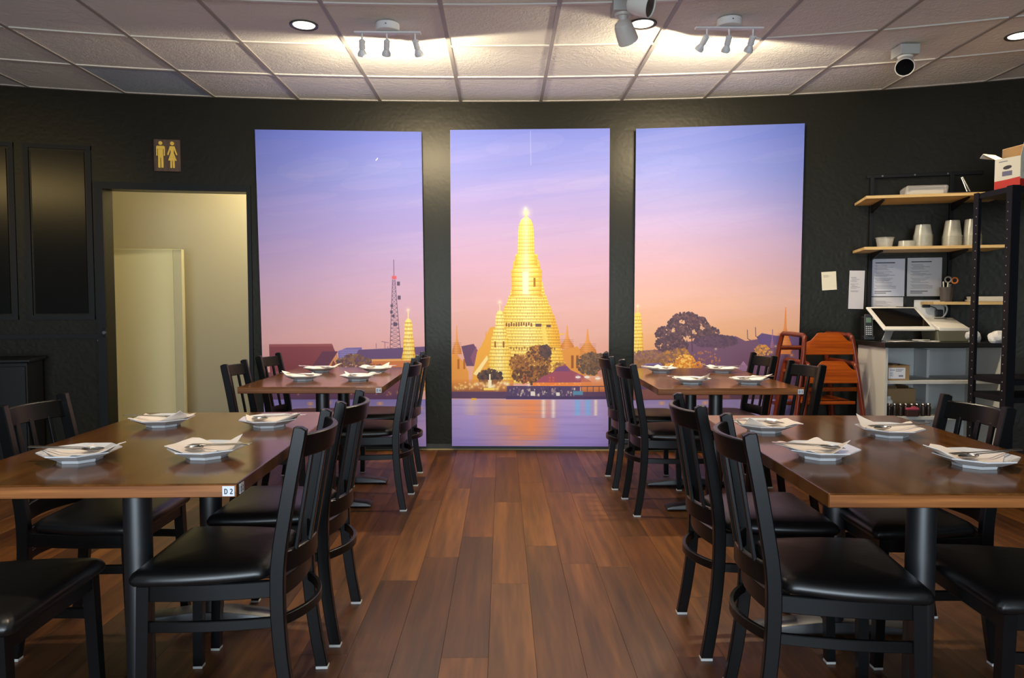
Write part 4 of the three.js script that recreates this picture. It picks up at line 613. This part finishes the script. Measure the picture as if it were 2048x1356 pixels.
// ------------------------------------------------------------------ wall shelves (own axes: x along the wall, z out from it)
const SA = -0.262, S0 = new THREE.Vector3(2.585, 0, -5.325);
const onShelf = (s, y, q) => { const e = new THREE.Vector3(Math.cos(SA), 0, -Math.sin(SA)), f = new THREE.Vector3(Math.sin(SA), 0, Math.cos(SA)); return S0.clone().addScaledVector(e, s).addScaledVector(f, q).setY(y).toArray(); };
{
  const standard = thing('shelf_rails', 'black slotted wall rails with a top track holding the pine shelves', 'shelf rail', onShelf(0, 0, 0), SA);
  part('top_track', box(0.74, 0.024, 0.012, 0.42, 2.05, 0.012, 0.002), M.rack, standard); for (const x of [0.15, 0.36, 0.57]) part('track_screw', cyl(0.006, 0.006, 0.004, 0, 0, 0, 12).rotateX(Math.PI / 2).translate(x, 2.05, 0.02), M.steel, standard);
  for (const x of [0.085, 0.60]) part('upright', box(0.025, 1.04, 0.014, x, 1.53, 0.013, 0.002), M.rack, standard);
  for (const x of [0.085, 0.60]) for (const y of [1.843, 1.500]) part('bracket', extrude([[0.015, 0], [0.36, 0], [0.36, -0.012], [0.02, -0.055], [0.015, -0.055]], 0.012, 0.001).translate(0, 0, -0.006).rotateY(-Math.PI / 2).translate(x, y, 0), M.rack, standard);
  const mk = (w, d) => planar(box(w, 0.02, d, w / 2, 0.01, d / 2 + 0.014, 0.002), (x, y, z) => [z / 0.6 + y * 2, x / 1.2]);
  one('wall_shelf', mk(0.86, 0.385), M.pine, 'pine board, the topmost of the wall shelves, holding a bag of napkins', 'shelf', onShelf(-0.03, 1.8435, 0), SA, 'pine wall shelves');
  one('wall_shelf', mk(0.86, 0.385), M.pine, 'pine board holding stacks of clear plastic cups', 'shelf', onShelf(-0.035, 1.5005, 0), SA, 'pine wall shelves');
  one('wall_shelf', mk(0.46, 0.30), M.pine, 'short pine board holding a pen cup, lowest of the wall shelves', 'shelf', onShelf(0.42, 1.130, 0), SA, 'pine wall shelves');
  // clear cups: each stack is one nested pile
  const ring = (r) => [...Array(28)].map((_, i) => [Math.cos(-i / 28 * 6.2832) * r, Math.sin(-i / 28 * 6.2832) * r]);
  const cup = (r0, r1, h) => loft(ring(1), [[0.001, 0.001], [r0, 0.001], [r1, h - 0.003], [r1 + 0.005, h - 0.003], [r1 + 0.005, h], [r1 - 0.001, h], [r0 - 0.001, 0.003], [0.001, 0.003]], [0, 0], 0.5);
  const Y1 = 1.5212;
  one('deli_cup', cup(0.046, 0.058, 0.075), M.clear, 'single clear plastic cup at the left end of the cup shelf', 'cup', onShelf(0.135, Y1, 0.2), SA);
  function stack(s, q, r0, r1, h, n, pitch, up, lbl, grp) {
    const lids = cup(r0, r1, h), inv = lids.clone().rotateX(Math.PI).translate(0, h, 0);
    for (let i = 0; i < n; i++) one('plastic_cup', up ? lids : inv, M.clear, `${lbl}, ${ORD[i]} from the bottom`, 'cup', onShelf(s, Y1 + 0.0005 + i * pitch, q), SA, grp);
  }
  stack(0.275, 0.2, 0.052, 0.056, 0.042, 3, 0.004, false, 'clear lid in the low pile by the single cup', 'pile of clear lids'); 
  stack(0.375, 0.2, 0.046, 0.057, 0.075, 12, 0.0075, false, 'clear cup in the stack at the middle of the shelf', 'middle stack of clear cups');
  stack(0.555, 0.2, 0.043, 0.058, 0.11, 9, 0.009, false, 'clear cup in the stack left of the last stack', 'second tall stack of clear cups');
  stack(0.675, 0.2, 0.043, 0.056, 0.11, 10, 0.0085, false, 'clear cup in the stack next to the black rack', 'last stack of clear cups');
  const Y2 = 1.8642, bag = thing('napkin_bag', 'pack of pale napkins in a clear bag on the topmost shelf', 'bag', onShelf(0.37, Y2, 0.2), SA);
  part('napkin_block', box(0.20, 0.045, 0.12, 0.01, 0.0225, 0.0, 0.006, 2), M.paperWarm, bag); part('bag_film', (() => { const g = box(0.26, 0.075, 0.15, 0, 0.038, 0, 0.02, 4), q = g.attributes.position; for (let i = 0; i < q.count; i++) { const n = vnoise(q.getX(i) * 30 + 5, q.getZ(i) * 30 + q.getY(i) * 20 + 5, 33) - 0.5; q.setXYZ(i, q.getX(i) + n * 0.02, Math.max(0.0005, q.getY(i) + n * 0.016), q.getZ(i) + n * 0.012); } g.computeVertexNormals(); return g; })(), M.film, bag);
  const tray = thing('black_tray', 'flat black tray beside the napkin bag on the topmost shelf', 'tray', onShelf(0.60, Y2, 0.2), SA); part('tray_base', box(0.2, 0.006, 0.15, 0, 0.003, 0, 0.002), M.blackPlastic, tray); part('tray_rim', [box(0.2, 0.022, 0.005, 0, 0.011, 0.075, 0.002), box(0.2, 0.022, 0.005, 0, 0.011, -0.075, 0.002), box(0.005, 0.022, 0.15, 0.1, 0.011, 0, 0.002), box(0.005, 0.022, 0.15, -0.1, 0.011, 0, 0.002)], M.blackPlastic, tray);
  const tong = thing('tongs', 'shiny steel tongs leaning upright on the black tray', 'tongs', onShelf(0.64, Y2 + 0.007, 0.2), SA); part('tong_arm', [bar([0, 0, 0.02], [-0.035, 0.12, -0.01], 0.006, 8), bar([0.02, 0, 0.02], [-0.03, 0.125, -0.01], 0.006, 8)], M.steel, tong);
  const pc = thing('pen_cup', 'dark mesh pen cup on the lowest pine shelf', 'pen cup', onShelf(0.54, 1.1505, 0.16), SA);
  part('cup_wall', loft(ring(1), [[0.001, 0.001], [0.034, 0.001], [0.042, 0.1], [0.040, 0.1], [0.032, 0.003], [0.001, 0.003]], [0, 0], 0.5), new THREE.MeshPhysicalMaterial({ color: lin(0.12, 0.10, 0.09), roughness: 0.6, transmission: 0.3, thickness: 0 }), pc);
  const sc = thing('scissors', 'scissors with orange and grey handles standing in the pen cup', 'scissors', onShelf(0.545, 1.1545, 0.16), SA);
  part('scissor_blades', box(0.016, 0.12, 0.003, 0, 0.06, 0, 0.001).rotateZ(-0.16), M.steel, sc); const hl = (x, y, r) => new THREE.TorusGeometry(r, 0.0055, 8, 20).translate(x, y, 0); part('grey_handle', hl(0.005, 0.148, 0.019), mat({ color: lin(0.3, 0.28, 0.26), roughness: 0.5 }), sc, 'grey loop handle'); part('orange_handle', hl(0.046, 0.142, 0.019), M.orangePlastic, sc, 'orange loop handle');
  one('pen', bar([0, 0.004, 0], [-0.012, 0.135, 0.01], 0.0045, 8), M.whitePlastic, 'white pen leaning left in the pen cup', 'pen', onShelf(0.528, 1.1545, 0.165), SA); one('pen', bar([0, 0.004, 0], [0.004, 0.125, 0.012], 0.0045, 8), M.paperWarm, 'yellowish pen upright in the pen cup', 'pen', onShelf(0.537, 1.1545, 0.175), SA);
  // sheets taped to the wall
  const lines = (n, head, c2 = '#e2e0e4', foot = false) => canvasTex(256, 320, (c, w, h) => { c.fillStyle = c2; c.fillRect(0, 0, w, h); c.fillStyle = '#50505c'; let q = 99; const R2 = () => { q = (q * 1664525 + 1013904223) >>> 0; return q / 4294967296; }; if (head) { c.fillStyle = '#2a2a34'; c.fillRect(30, 30, 150, 7); } c.fillStyle = 'rgba(80,80,95,0.75)'; for (let i = 0; i < n; i++) { if (i % 6 === 5) continue; c.fillRect(26 + (i % 3) * 8, 54 + i * 9.4, 60 + R2() * 110, 2.6); } if (foot) { c.fillStyle = '#2a2a34'; c.fillRect(26, 276, 130, 5); c.fillRect(26, 290, 90, 5); } });
  const wallSheet = (x0, x1, y0, y1, m, name, lb, q = 0.004, roll = 0) => { const x = (x0 + x1) / 2, w = (x1 - x0) / Math.cos(wallTurn(x)), h = y1 - y0, g = new THREE.BoxGeometry(w, h, 0.0008, 6, 6, 1), p = g.attributes.position; for (let i = 0; i < p.count; i++) p.setZ(i, p.getZ(i) + 0.006 * Math.max(0, -p.getY(i) / h) * (0.5 + vnoise(p.getX(i) * 9 + x * 7, 3, 5)) + 0.004); g.computeVertexNormals(); const o = one(name, g, m, lb, 'paper', [x, (y0 + y1) / 2, wallZ(x) + q], -wallTurn(x)); o.rotation.order = 'YXZ'; o.rotation.z = roll; return o; };
  const prt = (t) => mat({ map: t, roughness: 0.9 });
  wallSheet(2.363, 2.462, 1.237, 1.372, prt(lines(6, false, '#ebe2cc')), 'note', 'small cream note pinned alone on the wall above the high chairs', 0.002, 0.06);
  wallSheet(2.545, 2.645, 1.098, 1.378, prt(lines(14, false, '#d8d4da')), 'note', 'long narrow receipt-like note hanging above the phone', 0.004, -0.02);
  wallSheet(2.682, 2.893, 1.190, 1.460, prt(lines(22, true, '#dcdce6', true)), 'notice', 'printed notice on the wall, left one of the upper pair', 0.022);
  wallSheet(2.908, 3.118, 1.190, 1.464, prt(lines(22, true, '#d2d2d4', true)), 'notice', 'printed notice on the wall, right one of the upper pair', 0.022);
  wallSheet(2.682, 2.888, 1.02, 1.184, prt(lines(9, false, '#dcd8da')), 'notice', 'handwritten sheet on the wall just above the till screen', 0.022);
  wallSheet(2.955, 3.14, 0.98, 1.163, M.whitePlastic, 'backing_plate', 'plain white plate on the wall behind the printer', 0.022).userData.category = 'plate';
  const cb = thing('charger', 'black plug with a white looped cable hanging on the wall behind the printer', 'charger', [3.03, 1.09, -5.15], SA); part('plug', [box(0.05, 0.022, 0.025, -0.03, 0.03, 0, 0.004), box(0.045, 0.05, 0.03, 0.055, -0.02, 0, 0.006)], M.blackPlastic, cb); part('cable', tube([[-0.01, 0.03, 0], [0.03, 0.015, 0.006], [0.045, -0.01, 0.004]], 0.003, 16, 6), M.blackPlastic, cb); part('white_cable', tube([[0.0, 0.055, 0.012], [0.06, 0.058, 0.016], [0.098, 0.02, 0.016], [0.09, -0.03, 0.012], [0.06, -0.06, 0.006]], 0.0065, 24, 8), M.whitePlastic, cb, 'white looped cable');
}

// ------------------------------------------------------------------ black rack at the right edge, boxes on it
{
  const t = thing('storage_rack', 'black metal storage rack with perforated posts at the right edge', 'rack', [2.80, 0, -4.02]), W = 0.78, D = 0.33, Ht = 1.79;
  const angle = (x, z, sx, sz) => [box(0.046, Ht, 0.003, x + sx * 0.023, Ht / 2, z, 0), box(0.003, Ht, 0.046, x, Ht / 2, z - sz * 0.023, 0)];
  const dots = []; 
  for (const [x, z, sx, sz] of [[0, 0, 1, 1], [0, -D, 1, -1], [W, 0, -1, 1], [W, -D, -1, -1]]) { const p = part('post', angle(x, z, sx, sz), M.rack, t); if (x === 0) { const holes = []; for (let y = 0.1; y < Ht - 0.05; y += 0.05) holes.push(cyl(0.0035, 0.0035, 0.0012, 0, 0, 0, 8).rotateZ(Math.PI / 2).translate(-0.0021, y, z - sz * 0.03)); part('post_holes', holes, mat({ color: lin(0.28, 0.28, 0.27), roughness: 0.6 }), p); } }
  for (const y of [0.12, 0.60, 0.70, Ht - 0.02]) part('shelf', [box(W - 0.006, 0.032, D - 0.006, W / 2, y, -D / 2, 0.002)], M.rack, t);
  const b = thing('open_box', 'open white and red cardboard box with raised flaps on top of the rack', 'box', [2.905, Ht + 0.002, -4.165], -1.2);
  const bw = 0.145, bh = 0.17, bd = 0.11, wt = 0.002;
  const faceTex = canvasTex(256, 320, (c, w, h) => { c.fillStyle = '#e4dcc8'; c.fillRect(0, 0, w, h); c.fillStyle = '#c8281c'; c.beginPath(); c.moveTo(0, h * 0.74); c.lineTo(w * 0.5, h * 0.72); c.lineTo(w, h * 0.68); c.lineTo(w, h); c.lineTo(0, h); c.fill(); c.fillStyle = '#2a2430'; c.beginPath(); c.ellipse(w * 0.5, h * 0.32, 44, 20, -0.1, 0, 7); c.fill(); c.fillStyle = '#6a6880'; c.fillRect(w * 0.3, h * 0.44, 100, 50); c.fillStyle = '#8a8890'; c.fillRect(40, 30, 90, 10); });
  const sideTex = canvasTex(192, 320, (c, w, h) => { c.fillStyle = '#e6dcc4'; c.fillRect(0, 0, w, h); c.fillStyle = '#c8281c'; c.fillRect(0, h * 0.74, w, h); c.strokeStyle = '#77705c'; c.strokeRect(34, 60, 120, 110); c.fillStyle = '#8a8270'; for (let i = 0; i < 9; i++) c.fillRect(42, 72 + i * 11, 104 - (i % 3) * 20, 4); c.fillStyle = '#cfd8a0'; c.fillRect(60, h * 0.9, 80, 22); });
  part('box_face', box(bw, bh, wt, 0, bh / 2, bd / 2, 0), mat({ map: faceTex, roughness: 0.6 }), b); part('box_side', box(wt, bh, bd, bw / 2, bh / 2, 0, 0), mat({ map: sideTex, roughness: 0.6 }), b); part('box_back', [box(bw, bh, wt, 0, bh / 2, -bd / 2, 0), box(wt, bh, bd, -bw / 2, bh / 2, 0, 0), box(bw, wt, bd, 0, wt / 2, 0, 0)], M.paperWarm, b);
  part('flap', [box(0.085, wt, bd, 0.0425, 0, 0, 0).rotateZ(Math.PI - 0.55).translate(-bw / 2, bh, 0), box(0.03, wt, bd, 0, 0, 0, 0).rotateZ(0.9).translate(-bw / 2 - 0.082, bh + 0.036, 0)], M.paperWarm, b); part('flap', box(0.075, wt, bd, 0.0375, 0, 0, 0).rotateZ(1.35).translate(bw / 2, bh, 0), M.paperWarm, b);
  one('carton', box(0.36, 0.255, 0.22, 0.18, 0.1275, 0, 0.003), M.card, 'large plain brown carton behind the open white and red box', 'box', [2.965, Ht + 0.002, -4.23], 0.12);
  one('paper_stack', [box(0.2, 0.012, 0.14, 0, 0.006, 0, 0.001), box(0.19, 0.012, 0.13, 0.006, 0.018, 0.002, 0.001), box(0.18, 0.01, 0.13, -0.002, 0.029, 0, 0.001)], M.paperWarm, 'stack of pale paper pads on the rack behind the perforated post', 'paper', onShelf(0.79, 1.152, 0.12), SA);
}
scene.traverse((o) => { if (o.isMesh) o.castShadow = o.receiveShadow = true; });
renderer.render(scene, camera);
